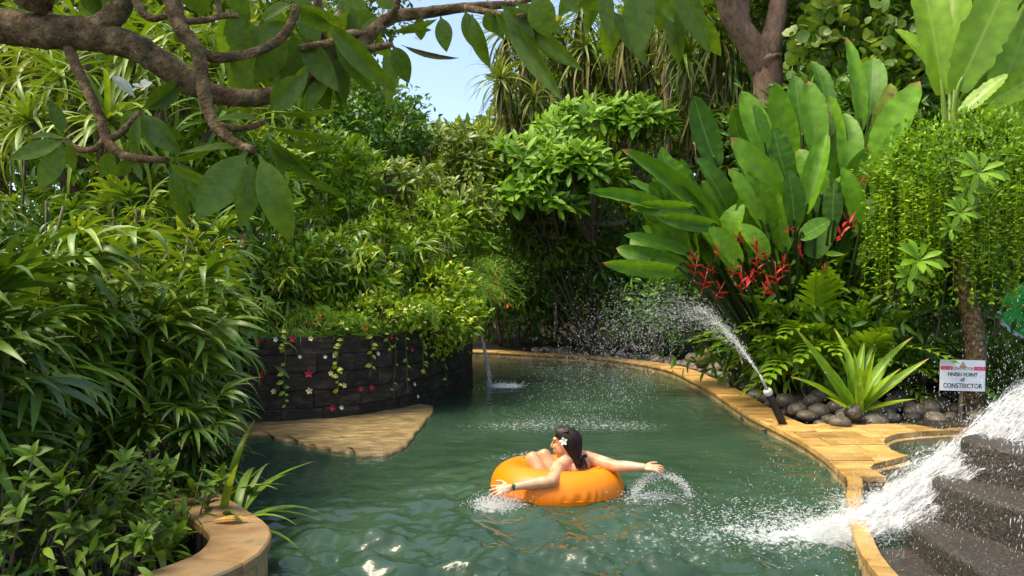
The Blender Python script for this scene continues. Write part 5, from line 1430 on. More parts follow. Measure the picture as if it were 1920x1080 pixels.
screw_pine("pale screw pine at the far upper left corner", (-7.4, 10.5, .5), [H(20, 170, 10.0), H(-30, 240, 9.8), H(80, 110, 10.4), H(30, 260, 9.4)], ['strap_pale', 'strap'], 5, size=1.0, skirt=False)
screw_pine("screw pine between the upper left limbs and the dark shrub", (-4.4, 12.5, .9), [H(470, 150, 11.6), H(540, 120, 11.9), H(500, 220, 11.3), H(440, 270, 11.0), H(560, 230, 12)], ['strap'], 6, size=1.0, skirt=False)

# ------------------------------------------------------------------ trees behind
def tree(label, base, trunk_pts, crown, n, leaf, mat, s, seed, name="tree", clumps=90, bark='bark_far'):
    """trunk_pts: list of limbs, each [(x,y,z,r)...]; crown: list of (center, radii)"""
    t = thing(name, label, "tree", base)
    for i, l in enumerate(trunk_pts):
        c = cr(l, 6)
        put("trunk" if i == 0 else "limb", tube(c[:, :3], c[:, 3], 12, lump=.03, seed=i).mesh("trunk", M[bark]), t)
    for i, (c, rad) in enumerate(crown):
        g = leaf_cloud(c, rad, n, leaf, s[0], s[1], seed + i, shell=.35, clumps=clumps, csig=.11, updir=.35)
        tag(put("crown", g.mesh("crown", M[mat]), t), kind="stuff")
    return t
def W(px, py, d, r): return (*P(px, py, d), r / FPX * d)
tb_ = P(1438, 300, 14.6); tb_.z = .3
tree("brown forked tree trunk rising behind the heliconia with dark leafy crown", tb_,
     [[(tb_.x, tb_.y, 0.1, .36), (tb_.x + .02, tb_.y, 2.2, .30), W(1440, 170, 14.6, 28), W(1432, 110, 14.6, 32)],
      [W(1436, 130, 14.6, 28), W(1405, 80, 14.5, 24), W(1370, 25, 14.4, 20), W(1345, -60, 14.2, 17)],
      [W(1436, 110, 14.6, 24), W(1452, 50, 14.7, 19), W(1462, -10, 14.8, 16), W(1475, -80, 15, 14)],
      [W(1400, 70, 14.5, 14), W(1392, 20, 14.6, 13), W(1398, -50, 14.8, 11)]],
     [(P(1540, 20, 16.2), (1.5, 1.0, 1.1)), (P(1290, -90, 15.5), (1.7, 1.4, .9)), (P(1650, -90, 15.5), (2.0, 1.5, 1.2))], 4200, SMALL, 'tree_leaf', (.12, .2), 200)
def back_tree(label, px, py, d, rx, rz, mat, seed, n=6000, leaf=SMALL, s=(.22, .4)):
    c = P(px, py, d); base = (c.x, c.y, 1.0)
    tree(label, base, [[(c.x, c.y, .5, .25), (c.x + .1, c.y, c.z * .5, .2), (c.x, c.y, c.z, .12)]], [(c, (rx / FPX * d, rx / FPX * d * .7, rz / FPX * d))], n, leaf, mat, s, seed, clumps=110)
back_tree("dense green tree far behind the right-hand strap leaves", 1330, 150, 25, 190, 190, 'far', 301, s=(.25, .45))
back_tree("green tree far behind the brown trunk", 1480, 130, 24, 180, 200, 'far', 302, s=(.25, .45))
back_tree("broad tree far behind the banana plants", 1780, 60, 23, 230, 260, 'far', 303, n=8000, s=(.25, .45))
back_tree("tree far off to the upper left behind the screw pines", 150, 160, 19, 260, 160, 'far', 304, n=8000, s=(.2, .38))
back_tree("rounded tree far behind the upper left limbs", 470, 170, 22, 200, 140, 'far', 305, n=7000, s=(.2, .38))
back_tree("low dark tree behind the feathery palm left of the sky", 660, 280, 24, 150, 90, 'tree_leaf', 306, s=(.2, .38))
back_tree("low yellow-green tree at the bottom of the sky gap", 900, 330, 25, 150, 85, 'palm', 307, s=(.2, .38))
back_tree("dark tree far behind the frangipani in the middle", 1100, 300, 24, 170, 130, 'tree_leaf', 308, s=(.25, .45))
back_tree("leafy treetop high above the middle behind the near leaves", 640, 20, 20, 130, 70, 'tree_leaf', 310, n=1500, s=(.12, .25))
back_tree("leafy tree behind the right-hand vine curtain", 1850, 350, 14, 200, 200, 'dark_shrub', 309, s=(.2, .35))

# far wood closing the view
g = Geo()
n = 60000
a = rng.uniform(R(-52), R(52), n); dd = rng.uniform(27, 34, n)
xx, yy = dd * np.sin(a) * 1.0, dd * np.cos(a)
top = 9.3 + 1.6 * vnoise(a * 10, a * 3, 3.0, 8) + np.where(np.abs(np.degrees(a) + 4.6) < 3.4, -1.9, 0) + np.clip((np.degrees(np.abs(a + .08)) - 6) * .45, 0, 5)
zz = rng.random(n) ** .75 * top
fr = frames(rng.normal(size=(n, 3)), rng.normal(size=(n, 3)) + np.array([0, -.6, .8])) * rng.uniform(.35, .7, n)[:, None, None]
g.scatter(blade(1, .55, 2, 'ovate', fold=.2), fr, np.c_[xx, yy, zz], rng.random(n))
tag(put("far_wood", g.mesh("far_wood", M['far'])), "dense green wood closing the view far behind everything", "wood", kind="stuff")

# bare limbs in the shade at the back
for i, (lab, pts) in enumerate([("pale bare branch lying level in the shade below the frangipani", [(1000, 418, 5, 16.4), (1060, 415, 6, 16.4), (1140, 420, 6, 16.3), (1175, 416, 5, 16.2)]),
                                ("bare leaning stick in the dark beyond the fountain arc", [(1100, 470, 4, 17.2), (1135, 510, 4, 17.0), (1160, 550, 5, 16.8), (1180, 600, 5, 16.6)]),
                                ("thin upright bare stem in the dark left of the fountain arc", [(1043, 440, 3, 18), (1044, 520, 3, 18), (1042, 640, 4, 18)])]):
    c = cr([W(*p[:2], p[3], p[2]) for p in pts], 5)
    tag(put("bare_branch", tube(c[:, :3], c[:, 3], 7, lump=.08).mesh("bare_branch", M['twig'])), lab, "branch")
c = cr([W(1275, -40, 17.9, 6), W(1262, 30, 17.9, 6), W(1258, 90, 17.9, 6), W(1246, 150, 17.9, 7), W(1252, 220, 17.9, 7), (P(1250, 200, 17.9).x, 17.9, .1, .09)], 6)
t = thing("slender_tree", "slender bare brown stem standing between the screw pines", "tree", (c[-1][0], 17.9, .1))
put("trunk", tube(c[:, :3], c[:, 3], 8, lump=.04).mesh("trunk", M['bark_far']), t)

# ------------------------------------------------------------------ planter edge: grass, coral plant, vines, flowers
uw = rng.uniform(1.4, 9.2, 5200)
pp = at_p(uw); nn = offset_dir(at_p, uw, .12)
ins = rng.uniform(-.30, .42, 5200) ** 1
ins = np.abs(rng.normal(0, .24, 5200)) - .02
pos = np.c_[pp - nn * ins[:, None], np.where(ins < .27, .985, .86) + rng.uniform(-.01, .02, 5200)]
dirs = np.c_[nn * rng.uniform(-.2, 1.0, (5200, 1)) + rng.normal(0, .45, (5200, 2)), rng.uniform(.25, 1.2, 5200)]
fr = frames(dirs, np.c_[nn, np.full(5200, .5)]) * rng.uniform(.10, .24, 5200)[:, None, None]
dens = .5 + .5 * vnoise(uw * 2, uw, 2.2, 91)
k = rng.random(5200) < np.clip(dens + .25, .15, 1)
g = Geo().scatter(blade(1, .03, 5, 'strap', fold=.2, a0=.2, a1=-1.7), fr[k], pos[k], rng.random(k.sum()))
tag(put("grass", g.mesh("grass", M['grass'])), "soft green grass along the top edge of the dark wall", "grass", kind="stuff")

def coral_plant(label, px, py, d, n, L, seed, az=(-2.4, .6)):
    r = np.random.default_rng(seed); p0 = P(px, py, d)
    t = thing("coral_plant", label, "plant", p0)
    g = Geo(); fl = []
    LF = blade(1, .09, 2, 'strap', fold=.1, a0=.1, a1=-.5)
    for i in range(n):
        a = r.uniform(*az); l = L * r.uniform(.5, 1.1)
        e = r.uniform(.5, 1.3); k = 14
        ang = e - np.linspace(0, 1, k) ** 1.1 * (e + r.uniform(.7, 1.45))
        h = np.cumsum(np.cos(ang)) * l / k; v = np.cumsum(np.sin(ang)) * l / k
        pts = np.c_[p0.x + h * math.cos(a) + r.normal(0, .08), p0.y + h * math.sin(a) + r.normal(0, .06) + np.zeros(k), p0.z + v]
        tube(pts, np.linspace(.003, .0012, k), 3, g=g, cap=False)
        m = 34
        q = r.integers(3, k, m)
        tg = np.gradient(pts, axis=0)[q]
        dr = unit(unit(tg) * .8 + r.normal(0, .6, (m, 3)))
        fr = frames(dr, r.normal(0, 1, (m, 3))) * r.uniform(.05, .10, m)[:, None, None]
        g.scatter(LF, fr, pts[q] + r.normal(0, .006, (m, 3)), r.random(m))
        if r.random() < .07: fl.append(pts[-2])
    tag(put("foliage", g.mesh("foliage", M['russelia']), t), kind="stuff")
    fm = tube([(0, 0, 0), (0, 0, -.03), (0, 0, -.05)], [.006, .008, .012], 6).mesh("flower", M['orange_flower'])
    for q in fl:
        for j in range(2):
            put("flower", fm, t, Matrix.Translation(Vector(q) + Vector(r.normal(0, .025, 3))) @ Matrix.Rotation(r.uniform(-.6, .6), 4, 'X') @ Matrix.Scale(1.2, 4))
coral_plant("feathery coral plant with orange flowers arching over the right end of the wall", 865, 560, 12.0, 130, 1.0, 1, (-2.6, .5))
coral_plant("soft feathery coral plant above the middle of the dark wall", 770, 590, 10.4, 90, .6, 2, (-2.6, -.4))
coral_plant("soft feathery coral plant near the left part of the wall top", 640, 608, 9.6, 70, .42, 3, (-2.6, -.4))
coral_plant("feathery coral plant reaching out over the water with a single orange spray", 880, 520, 12.6, 34, 1.1, 4, (-1.2, .3))
coral_plant("fluffy green tuft on the wall top beside the first hanging vine", 590, 600, 9.5, 60, .4, 5, (-2.8, -.2))

VLEAF = [blade(1, .72, 5, 'ovate', fold=.3, a0=.2, a1=-.7, pet=.12).mesh("leaf", M['pothos_var']), blade(1, .62, 5, 'ovate', fold=.4, a0=.1, a1=-.9, pet=.12).mesh("leaf", M['pothos_var']), blade(1, .66, 5, 'ovate', fold=.25, a0=.2, a1=-.5, pet=.12).mesh("leaf", M['pothos'])]
def wall_at(px):
    """point of the wall face seen at column px: returns (u, depth)"""
    uu = np.linspace(1.0, 10, 900); p = at_p(uu)
    sx = 960 + p[:, 0] / p[:, 1] * FPX
    i = np.argmin(np.abs(sx - px)); return uu[i], p[i, 1]
def hanging_vine(label, px, py0, py1, nl, seed, sway=0.0, size=.075):
    r = random.Random(seed)
    u, d = wall_at(px); n = offset_dir(at_p, u, .12); d -= .05
    top = P(px, py0, d); bot = P(px + sway, py1, d)
    o = Vector((n[0], n[1], 0)) * .05
    back = top - Vector((n[0], n[1], 0)) * .22 + Vector((0, 0, -.02))
    t = thing("hanging_vine", label, "vine", back)
    m = [top.lerp(bot, f) + o + Vector((r.uniform(-.025, .025), 0, 0)) for f in (.02, .2, .4, .6, .8, 1.0)]
    pts = cr([back, top + o * .6 + Vector((0, 0, .03))] + m, 6)
    put("stem", tube(pts, .004, 5).mesh("stem", M['stem']), t)
    k0 = 10
    for i in range(nl):
        f = i / nl
        if r.random() < .18: continue
        p = Vector(pts[min(len(pts) - 1, int(k0 + (len(pts) - 1 - k0) * f + r.uniform(-1.2, 1.2)))])
        s = 1 if r.random() < .5 else -1
        dr = Vector((s * r.uniform(.5, 1.0), -.25, r.uniform(-.8, .15)))
        put("leaf", r.choice(VLEAF), t, align(dr, (r.uniform(-.3, .3) + n[0], n[1], .5), p, size * r.uniform(.5, 1.05)))
    return t
for a in [("leafy vine hanging straight down near the left end of the wall", 530, 622, 768, 22, 1, 6), ("thick leafy vine with a bare forked end hanging at the wall's middle left", 640, 606, 742, 20, 2, -14), ("short leafy vine hanging right of the thick forked one", 694, 612, 706, 13, 3, -4), ("long thin vine with few leaves hanging to the lower wall", 740, 620, 752, 8, 4, -6), ("tangled thin vine beside the long one on the wall", 752, 610, 735, 12, 5, 4), ("short leafy vine curling at its end on the wall's right half", 782, 605, 706, 15, 6, 12), ("bushy vine hanging near the right end of the wall", 826, 605, 735, 20, 7, 6), ("leafy vine at the far right end of the wall", 862, 600, 680, 16, 8, 2), ("leafy vine spilling over the wall between the two bushy ones", 806, 600, 690, 14, 9, 4), ("short vine of small leaves under the coral plant", 722, 600, 660, 10, 10, 3), ("leafy vine tucked under the pothos at the wall's right shoulder", 845, 598, 660, 14, 11, 3)]:
    hanging_vine(*a[:5], a[5], a[6], .085 if a[4] > 12 else .065)
bush("ivy-like pothos spilling over the right half of the wall top", tuple(P(830, 592, 11.2)), (.55, .35, .30), 900, SMALL, .06, .12, 'pothos', 95, name="pothos_mound", cat="plant", clumps=50, nst=3)

for i, (px, py, k, lab) in enumerate([
    (486, 639, 'r', "red blossom in the top row at the left end of the wall"), (517, 637, 'w', "white blossom beside the first hanging vine, top row"), (548, 636, 'r', "red blossom just right of the first hanging vine, top row"), (582, 635, 'c', "cream blossom with a stalk, rightmost of the wall's top row"),
    (562, 669, 'w', "small white blossom right of the first vine, second row"), (609, 669, 'w', "small white blossom left of the thick vine, second row"), (626, 667, 'w', "white blossom touching the thick vine, second row"),
    (491, 703, 'r', "red blossom at the left end of the wall's third row"), (578, 701, 'r', "largest red blossom, in the third row of the wall"), (619, 700, 'c', "cream blossom left of the thick vine's stem, third row"), (707, 663, 'w', "white blossom beside the short vine right of the thick one"),
    (513, 734, 'c', "cream blossom left of the first vine's lower half"), (579, 733, 'c', "yellow blossom below the largest red blossom"), (644, 723, 'c', "cream blossom beside the thick vine's forked end"), (674, 729, 'r', "red blossom, left of the pair low on the wall"), (694, 726, 'r', "red blossom, right of the pair low on the wall"),
    (622, 765, 'r', "lowest red blossom on the wall"), (639, 764, 'w', "lowest white blossom on the wall, beside the red one"), (775, 720, 'w', "white blossom on the right half of the wall"), (781, 743, 'w', "lowest white blossom on the right half of the wall"), (731, 632, 'r', "red blossom under the coral plant by the thin vine"), (770, 655, 'r', "dark red blossom half hidden by the vines on the right"), (813, 624, 'r', "red blossom under the pothos at the right of the wall")]):
    u, d = wall_at(px); n = offset_dir(at_p, u, .12)
    p = P(px, py, d - .03) + Vector((n[0], n[1], 0)) * .012
    size = {'r': .042, 'w': .032, 'c': .036}[k] * (1.25 if 'largest' in lab else .8 if 'small' in lab else 1)
    flower(p, (n[0], n[1], .25), size, {'r': PET_R, 'w': PET_W, 'c': PET_C}[k], lab, "blossoms stuck in the dark wall", name="red_blossom" if k == 'r' else "pale_blossom", eye=(k != 'r'), spin=i * 1.3)

# ------------------------------------------------------------------ sign, nozzle, green board, fallen leaves
def text_mesh(s, size, mat, ext=.0008, spacing=1.0, bold=0.0):
    cu = bpy.data.curves.new("lettering", 'FONT')
    cu.body = s; cu.size = size; cu.extrude = ext; cu.align_x = 'CENTER'; cu.space_character = spacing; cu.offset = bold
    o = bpy.data.objects.new("lettering", cu); COL.objects.link(o)
    dg = bpy.context.evaluated_depsgraph_get()
    me = bpy.data.meshes.new_from_object(o.evaluated_get(dg))
    bpy.data.objects.remove(o); bpy.data.curves.remove(cu)
    me.name = "lettering"; me.materials.clear(); me.materials.append(mat)
    return me
DS = 8.62
sc_ = P(1805, 704, DS)
sg = thing("sign", "white sign on a post reading FINISH POINT of CONSTRICTOR by the stones", "sign", (sc_.x, DS, .2))
ppm = FPX / DS
SM = Matrix.Translation(sc_) @ Matrix.Rotation(R(-3), 4, 'Z') @ Matrix.Rotation(R(1.2), 4, 'Y')
w2, h2 = 41 / ppm, 29 / ppm
put("board", box(-w2, w2, 0, .012, -h2, h2).mesh("board", M['board'], False), sg, SM)
put("post", box(-.015, .015, .013, .043, -.62, h2 * .6).mesh("post", M['wood_post'], False), sg, SM)
for x0, x1 in ((-w2 + .001, -19 / ppm), (20 / ppm, w2 - .001)):
    put("pink_band", box(x0, x1, -.0022, -.0002, 10 / ppm, 17 / ppm).mesh("pink_band", M['pink'], False), sg, SM)
tri = Geo().raw([(-6.5 / ppm, -.003, 16 / ppm), (6.5 / ppm, -.003, 16 / ppm), (0, -.003, 27 / ppm), (-6.5 / ppm, -.0003, 16 / ppm), (6.5 / ppm, -.0003, 16 / ppm), (0, -.0003, 27 / ppm)], [(0, 1, 4, 3), (1, 2, 5, 4), (2, 0, 3, 5)], [(0, 2, 1), (3, 4, 5)])
em = put("emblem", tri.mesh("emblem", M['gold'], False), sg, SM)
g = Geo()
for z in (18.2, 20.6, 23.0):
    box(-(27 - z) * .42 / ppm, (27 - z) * .42 / ppm, -.0042, -.0032, z / ppm, (z + .7) / ppm, g=g)
put("emblem_bar", g.mesh("emblem_bar", M['board'], False), em, SM)
TXM = Matrix.Rotation(R(90), 4, 'X')
for s, wpx, hpx, z, mat, bold in (("CONSTRICTOR", 37, 5.0, 10.8, 'gold', .004), ("FINISH POINT", 54, 7.0, -1.4, 'ink', .006), ("of", 7.5, 7.5, -10.8, 'ink', .01), ("CONSTRICTOR", 71, 8.6, -23.4, 'ink', .005)):
    me = text_mesh(s, 1.0, M[mat], ext=.01, bold=bold)
    co = np.empty(len(me.vertices) * 3, np.float32); me.vertices.foreach_get("co", co); co = co.reshape(-1, 3)
    lo, hi = co.min(0), co.max(0)
    co[:, 0] = (co[:, 0] - (lo[0] + hi[0]) / 2) * (wpx / ppm / (hi[0] - lo[0])); co[:, 1] = (co[:, 1] - lo[1]) * (hpx / ppm / (hi[1] - lo[1])); co[:, 2] *= .08
    me.vertices.foreach_set("co", co.ravel()); me.update()
    put("lettering", me, sg, SM @ Matrix.Translation((0, -.0034, z / ppm)) @ TXM)

nb = P(1462, 782, 8.42); nt_ = P(1441, 737, 8.36)
nz_ = thing("fountain_nozzle", "slanted black pipe with a grey collar spraying water over the pool", "nozzle", nb)
dv = (nt_ - nb)
npipe = put("pipe", tube([nb - dv * .4, nb, nb + dv * .55, nb + dv * .97], [.042, .042, .040, .040], 14).mesh("pipe", M['black']), nz_)
put("collar", tube([nb + dv * .95, nb + dv * 1.0, nb + dv * 1.1, nb + dv * 1.14], [.044, .047, .047, .04], 14).mesh("collar", M['grey_metal']), npipe)
put("tip", tube([nb + dv * 1.12, nb + dv * 1.5, nb + dv * 1.75], [.017, .014, .011], 10).mesh("tip", M['grey_metal']), npipe)

gc = P(1935, 590, 10.0)
gbt = thing("green_board", "bright green rounded board with a white lower edge at the right frame edge", "board", (gc.x, 10.0, .3))
pts = [(-.42, -.02), (-.36, .12), (-.30, .26), (-.16, .37), (.1, .46), (.5, .5), (.5, -.36), (.2, -.37), (-.05, -.33), (-.25, -.22), (-.36, -.12)]
def plate(pts2, y0, y1, name, mat, parent, Mx):
    n = len(pts2)
    V = [(x, y0, z) for x, z in pts2] + [(x, y1, z) for x, z in pts2]
    me = bpy.data.meshes.new(name)
    me.from_pydata(V, [], [tuple(range(n))[::-1], tuple(range(n, 2 * n))] + [(i, (i + 1) % n, (i + 1) % n + n, i + n) for i in range(n)])
    me.update(); me.materials.append(mat)
    return put(name, me, parent, Mx)
pd = cr(pts + [pts[0]], 6)[:-1]
plate([tuple(p) for p in pd], 0, .02, "panel", M['green_board'], gbt, Matrix.Translation(gc))
ed = cr([(-.42, -.04), (-.34, -.15), (-.24, -.24), (-.1, -.33), (.1, -.385)], 5)
ed2 = cr([(-.43, -.045), (-.40, -.11), (-.30, -.20), (-.2, -.27), (-.1, -.33)], 5)[:-1]
plate([tuple(p) for p in ed2] + [tuple(p) for p in ed2[::-1] + np.array([.03, .035])], -.012, -.003, "white_edge", M['board'], gbt, Matrix.Translation(gc))
put("post", tube([gc + Vector((.1, .035, -.9)), gc + Vector((.1, .035, 0))], .02, 8).mesh("post", M['black']), gbt)
stk = thing("stake", "thin dark stake standing left of the green board", "stake", P(1866, 700, 9.9))
put("rod", tube([P(1866, 715, 9.9), P(1865, 600, 9.9)], .007, 6).mesh("rod", M['wood_post']), stk)
put("cap", ellipsoid(P(1873, 588, 9.9), (.03, .03, .03), 10, 7).mesh("cap", M['grey_metal']), stk)

FL = blade(1, .3, 8, 'ell', fold=.35, a0=.12, a1=-.25, pet=.28, side=.08).mesh("fallen_leaf", M['yellow_leaf'])
def fallen(label, loc, az, L, w=1.0):
    tag(put("fallen_leaf", FL, None, Matrix.Translation(loc) @ Matrix.Rotation(az, 4, 'Z') @ Matrix.Diagonal((L * w, L, L, 1))), label, "leaf")
fallen("large fallen yellow leaf lying on the near left kerb", (-1.40, 4.47, ZL + .012), R(100), .26)
fallen("small fallen yellow leaf on the coping below the nozzle", (2.83, 8.55, ZC + .012), R(60), .16, 1.4)
fallen("pale fallen leaf on the back edge of the yellow deck", (3.1, 8.30, ZC + .012), R(-80), .2)

# ------------------------------------------------------------------ swim ring
def ring_mesh():
    nu, nv = 260, 36
    RM, r0 = .338, .172
    V, Q = [], []
    for i in range(nu):
        u = 2 * math.pi * i / nu
        for j in range(nv):
            v = 2 * math.pi * j / nv
            c = math.cos(v); s = math.sin(v)
            # wrinkles by the outer seam
            vv = v if v < math.pi else v - 2 * math.pi
            wr = .0075 * math.sin(u * 44 + 2.2 * math.sin(u * 7)) * (.55 + .45 * math.sin(u * 5 + 1)) * math.exp(-((vv - .02) / .20) ** 2) + .004 * math.sin(u * 17 + math.sin(u * 4)) * math.exp(-((vv - 2.6) / .5) ** 2)
            r = r0 + wr + .0025 * math.sin(3 * u + 1)
            V.append(((RM + r * c) * math.cos(u), (RM + r * c) * math.sin(u), r * s * .98))
    for i in range(nu):
        for j in range(nv):
            Q.append((i * nv + j, ((i + 1) % nu) * nv + j, ((i + 1) % nu) * nv + (j + 1) % nv, i * nv + (j + 1) % nv))
    return Geo().raw(V, Q).mesh("ring", M['vinyl'])
RZ = .032
tubeT = thing("swim_ring", "bright orange inflatable swim ring floating in the pool", "swim ring", (TUBE_C[0], TUBE_C[1], 0))
RMX = Matrix.Translation((TUBE_C[0], TUBE_C[1], RZ)) @ Matrix.Rotation(R(-1.5), 4, 'X') @ Matrix.Rotation(R(2.0), 4, 'Y')
rgo = put("ring", ring_mesh(), tubeT, RMX)
sm = Geo(); us_ = np.linspace(0, 2 * math.pi, 121)
tube(np.c_[(.338 + .169) * np.cos(us_), (.338 + .169) * np.sin(us_), np.full(121, -.012)], .0045, 5, g=sm, cap=False)
put("seam", sm.mesh("seam", M['vinyl']), rgo, RMX)
hp = Vector((-.235, .17, .170))
hg = Geo()
ellipsoid(hp + Vector((0, 0, -.002)), (.034, .026, .012), 12, 6, g=hg); tube([hp, hp + Vector((0, 0, .03)), hp + Vector((.004, 0, .044))], [.017, .018, .014], 10, g=hg)
put("valve", tube([Vector((.30, -.16, .160)), Vector((.302, -.162, .176)), Vector((.302, -.162, .182))], [.013, .012, .009], 12).mesh("valve", M['vinyl']), tubeT, RMX)
put("handle_knob", hg.mesh("handle_knob", M['twig']), tubeT, RMX)

# ------------------------------------------------------------------ the person in the ring
def person():
    t = thing("person", "person with long wet dark hair lounging in the orange swim ring, arms spread", "person", (.40, 6.2, -.15))
    v = lambda *a: np.array(a, float)
    g = Geo()
    neck = v(.470, 6.125, .262); chest = v(.462, 6.165, .14); waist = v(.430, 6.20, .0); pelvis = v(.39, 6.21, -.14)
    across = unit(v(.235, .27, .02))                 # from her left to her right shoulder
    fwd = unit(np.cross(v(0, 0, 1), across))         # chest direction: left and away
    if fwd[0] > 0: fwd = -fwd
    ls, rs = v(.350, 6.005, .212), v(.575, 6.235, .232)
    def torso(c, hw, hd, n=16):
        a = np.linspace(0, 2 * math.pi, n, endpoint=False)
        return c + np.cos(a)[:, None] * across * hw + np.sin(a)[:, None] * fwd * hd
    rings = [torso(pelvis + v(0, 0, -.09), .11, .09), torso(pelvis, .165, .115), torso(pelvis + v(.01, 0, .07), .16, .11), torso(waist, .120, .088), torso(chest * .6 + waist * .4, .135, .095), torso(chest, .152, .10), torso(chest + v(.004, -.02, .055), .155, .088), torso(chest * .3 + neck * .7 + v(0, 0, -.012), .12, .065), torso(neck + v(0, 0, .0), .055, .048), torso(neck + v(-.012, .003, .05), .046, .046)]
    V = np.vstack(rings); n = 16; m = len(rings)
    Q = [(i * n + j, i * n + (j + 1) % n, (i + 1) * n + (j + 1) % n, (i + 1) * n + j) for i in range(m - 1) for j in range(n)]
    V = np.vstack([V, pelvis + v(0, 0, -.1), neck + v(-.01, 0, .055)])
    T = [(m * n, (j + 1) % n, j) for j in range(n)] + [(m * n + 1, (m - 1) * n + j, (m - 1) * n + (j + 1) % n) for j in range(n)]
    g.raw(V, Q, T)
    def limb_(pts, rad, sides=14):
        pts = [np.asarray(p, float) for p in pts]
        c = cr([np.r_[p, r] for p, r in zip(pts, rad)], 6)
        tube(c[:, :3], c[:, 3], sides, g=g)
        ellipsoid(pts[0], (rad[0],) * 3, 12, 8, g=g); ellipsoid(pts[-1], (rad[-1],) * 3, 12, 8, g=g)
    # shoulders
    ellipsoid(ls, (.058, .058, .054), 12, 8, g=g); ellipsoid(rs, (.058, .058, .054), 12, 8, g=g)
    limb_([neck + v(-.01, -.03, -.005), (neck + ls) / 2 + v(0, 0, .008), ls], [.045, .048, .052])
    limb_([neck + v(.01, .03, -.005), (neck + rs) / 2 + v(0, 0, .008), rs], [.045, .048, .052])
    # shoulder blade
    ellipsoid(chest + fwd * -.070 + across * .075 + v(0, 0, .045), (.045, .045, .06), 10, 7, g=g)
    ellipsoid(chest + fwd * -.070 - across * .075 + v(0, 0, .045), (.045, .045, .06), 10, 7, g=g)
    # arms
    le, lw = v(.285, 5.728, .172), v(-.005, 5.718, .132)
    limb_([ls, ls * .55 + le * .45, le], [.055, .052, .044]); limb_([le, le * .6 + lw * .4 + v(0, 0, .004), lw], [.044, .042, .026])
    re, rw = v(.780, 6.030, .212), v(.965, 5.900, .236)
    limb_([rs, rs * .55 + re * .45, re], [.055, .052, .044]); limb_([re, re * .6 + rw * .4, rw], [.044, .042, .026])
    # hands
    def hand(w, d, nrm, thumb_side, curl=.25, spread=1.0):
        d, nrm = unit(d), unit(nrm); nrm = unit(nrm - d * (nrm @ d)); s = np.cross(d, nrm)
        Rm = np.stack([d, s, nrm], -1)
        ellipsoid(w + d * .045, (.052, .040, .016), 14, 9, Rm=Rm, g=g)
        limb_([w - d * .01, w + d * .03], [.022, .020], 10)
        for i, (o, l, sp) in enumerate([(-.029, .066, -.22), (-.010, .078, -.06), (.010, .074, .08), (.028, .058, .26)]):
            b = w + d * .082 + s * o
            d1 = unit(d + s * sp * spread); c1 = b + d1 * l * .45 - nrm * l * .08
            c2 = c1 + unit(d1 - nrm * curl) * l * .32; c3 = c2 + unit(d1 - nrm * curl * 2) * l * .26
            limb_([b - d1 * .02, b, c1, c2, c3], [.0095, .0095, .0085, .0078, .0065], 8)
        b = w + d * .028 + s * thumb_side * .030
        d1 = unit(d * .65 + s * thumb_side * .8 - nrm * .15)
        limb_([b, b + d1 * .035, b + unit(d1 + d * .3) * .062, b + unit(d1 + d * .5) * .08], [.0125, .011, .0095, .007], 8)
        return s
    hand(lw, v(-.96, -.15, -.14), v(-.15, -.75, .6), 1.0, .22, 1.0)
    hand(rw, v(.93, -.22, -.02), v(.0, -.45, .9), -1.0, .45, 1.2)
    # legs
    for hip, knee, ank, toe in [(v(.34, 6.15, -.12), v(.165, 6.32, .217), v(.02, 6.70, .06), v(-.06, 6.80, .02)), (v(.41, 6.30, -.12), v(.262, 6.45, .212), v(.12, 6.82, .06), v(.06, 6.94, .02))]:
        limb_([hip, hip * .5 + knee * .5, knee], [.085, .068, .048]); limb_([knee, knee * .62 + ank * .38 + v(0, .0, -.0), ank], [.048, .047, .030])
        limb_([ank, ank * .4 + toe * .6, toe], [.030, .032, .020], 10)
    # head
    hc = v(.402, 6.128, .372)
    F = unit(v(-.93, .34, -.10)); U = unit(v(-.05, .0, 1.0) - F * (v(-.05, 0, 1.0) @ F)); S = np.cross(F, U)      # S: towards one ear
    if S[1] > 0: S = -S                              # S towards the camera
    RH = np.stack([F, S, U], -1)
    L = lambda f, s, u: hc + F * f + S * s + U * u
    ellipsoid(L(-.018, 0, .018), (.092, .074, .094), 22, 14, Rm=RH, g=g)
    ellipsoid(L(.030, 0, -.030), (.060, .058, .082), 18, 12, Rm=RH, g=g)
    ellipsoid(L(.050, 0, -.094), (.032, .034, .022), 12, 8, Rm=RH, g=g)        # chin
    ellipsoid(L(.064, 0, .034), (.024, .052, .016), 12, 8, Rm=RH, g=g)         # brow
    ellipsoid(L(.060, .032, -.020), (.026, .024, .024), 10, 8, Rm=RH, g=g); ellipsoid(L(.060, -.032, -.020), (.026, .024, .024), 10, 8, Rm=RH, g=g)
    c = cr([np.r_[L(.082, 0, .022), .008], np.r_[L(.096, 0, -.004), .010], np.r_[L(.106, 0, -.024), .0125], np.r_[L(.090, 0, -.032), .010]], 4)
    tube(c[:, :3], c[:, 3], 10, g=g)
    ellipsoid(L(.082, 0, -.058), (.015, .024, .015), 10, 8, Rm=RH, g=g)        # mouth
    for s in (1, -1): ellipsoid(L(-.012, s * .074, -.012), (.017, .008, .030), 10, 8, Rm=RH, g=g)
    tube([neck + v(-.005, 0, -.02), L(-.03, 0, -.06), L(-.01, 0, -.02)], [.050, .047, .045], 14, g=g)
    me = g.mesh("body", M['skin'])
    o = bpy.data.objects.new("body", me); COL.objects.link(o)
    rm = o.modifiers.new("r", 'REMESH'); rm.mode = 'VOXEL'; rm.voxel_size = .0042
    sm_ = o.modifiers.new("s", 'SMOOTH'); sm_.factor = .5; sm_.iterations = 5
    dg = bpy.context.evaluated_depsgraph_get()
    me2 = bpy.data.meshes.new_from_object(o.evaluated_get(dg))
    bpy.data.objects.remove(o)
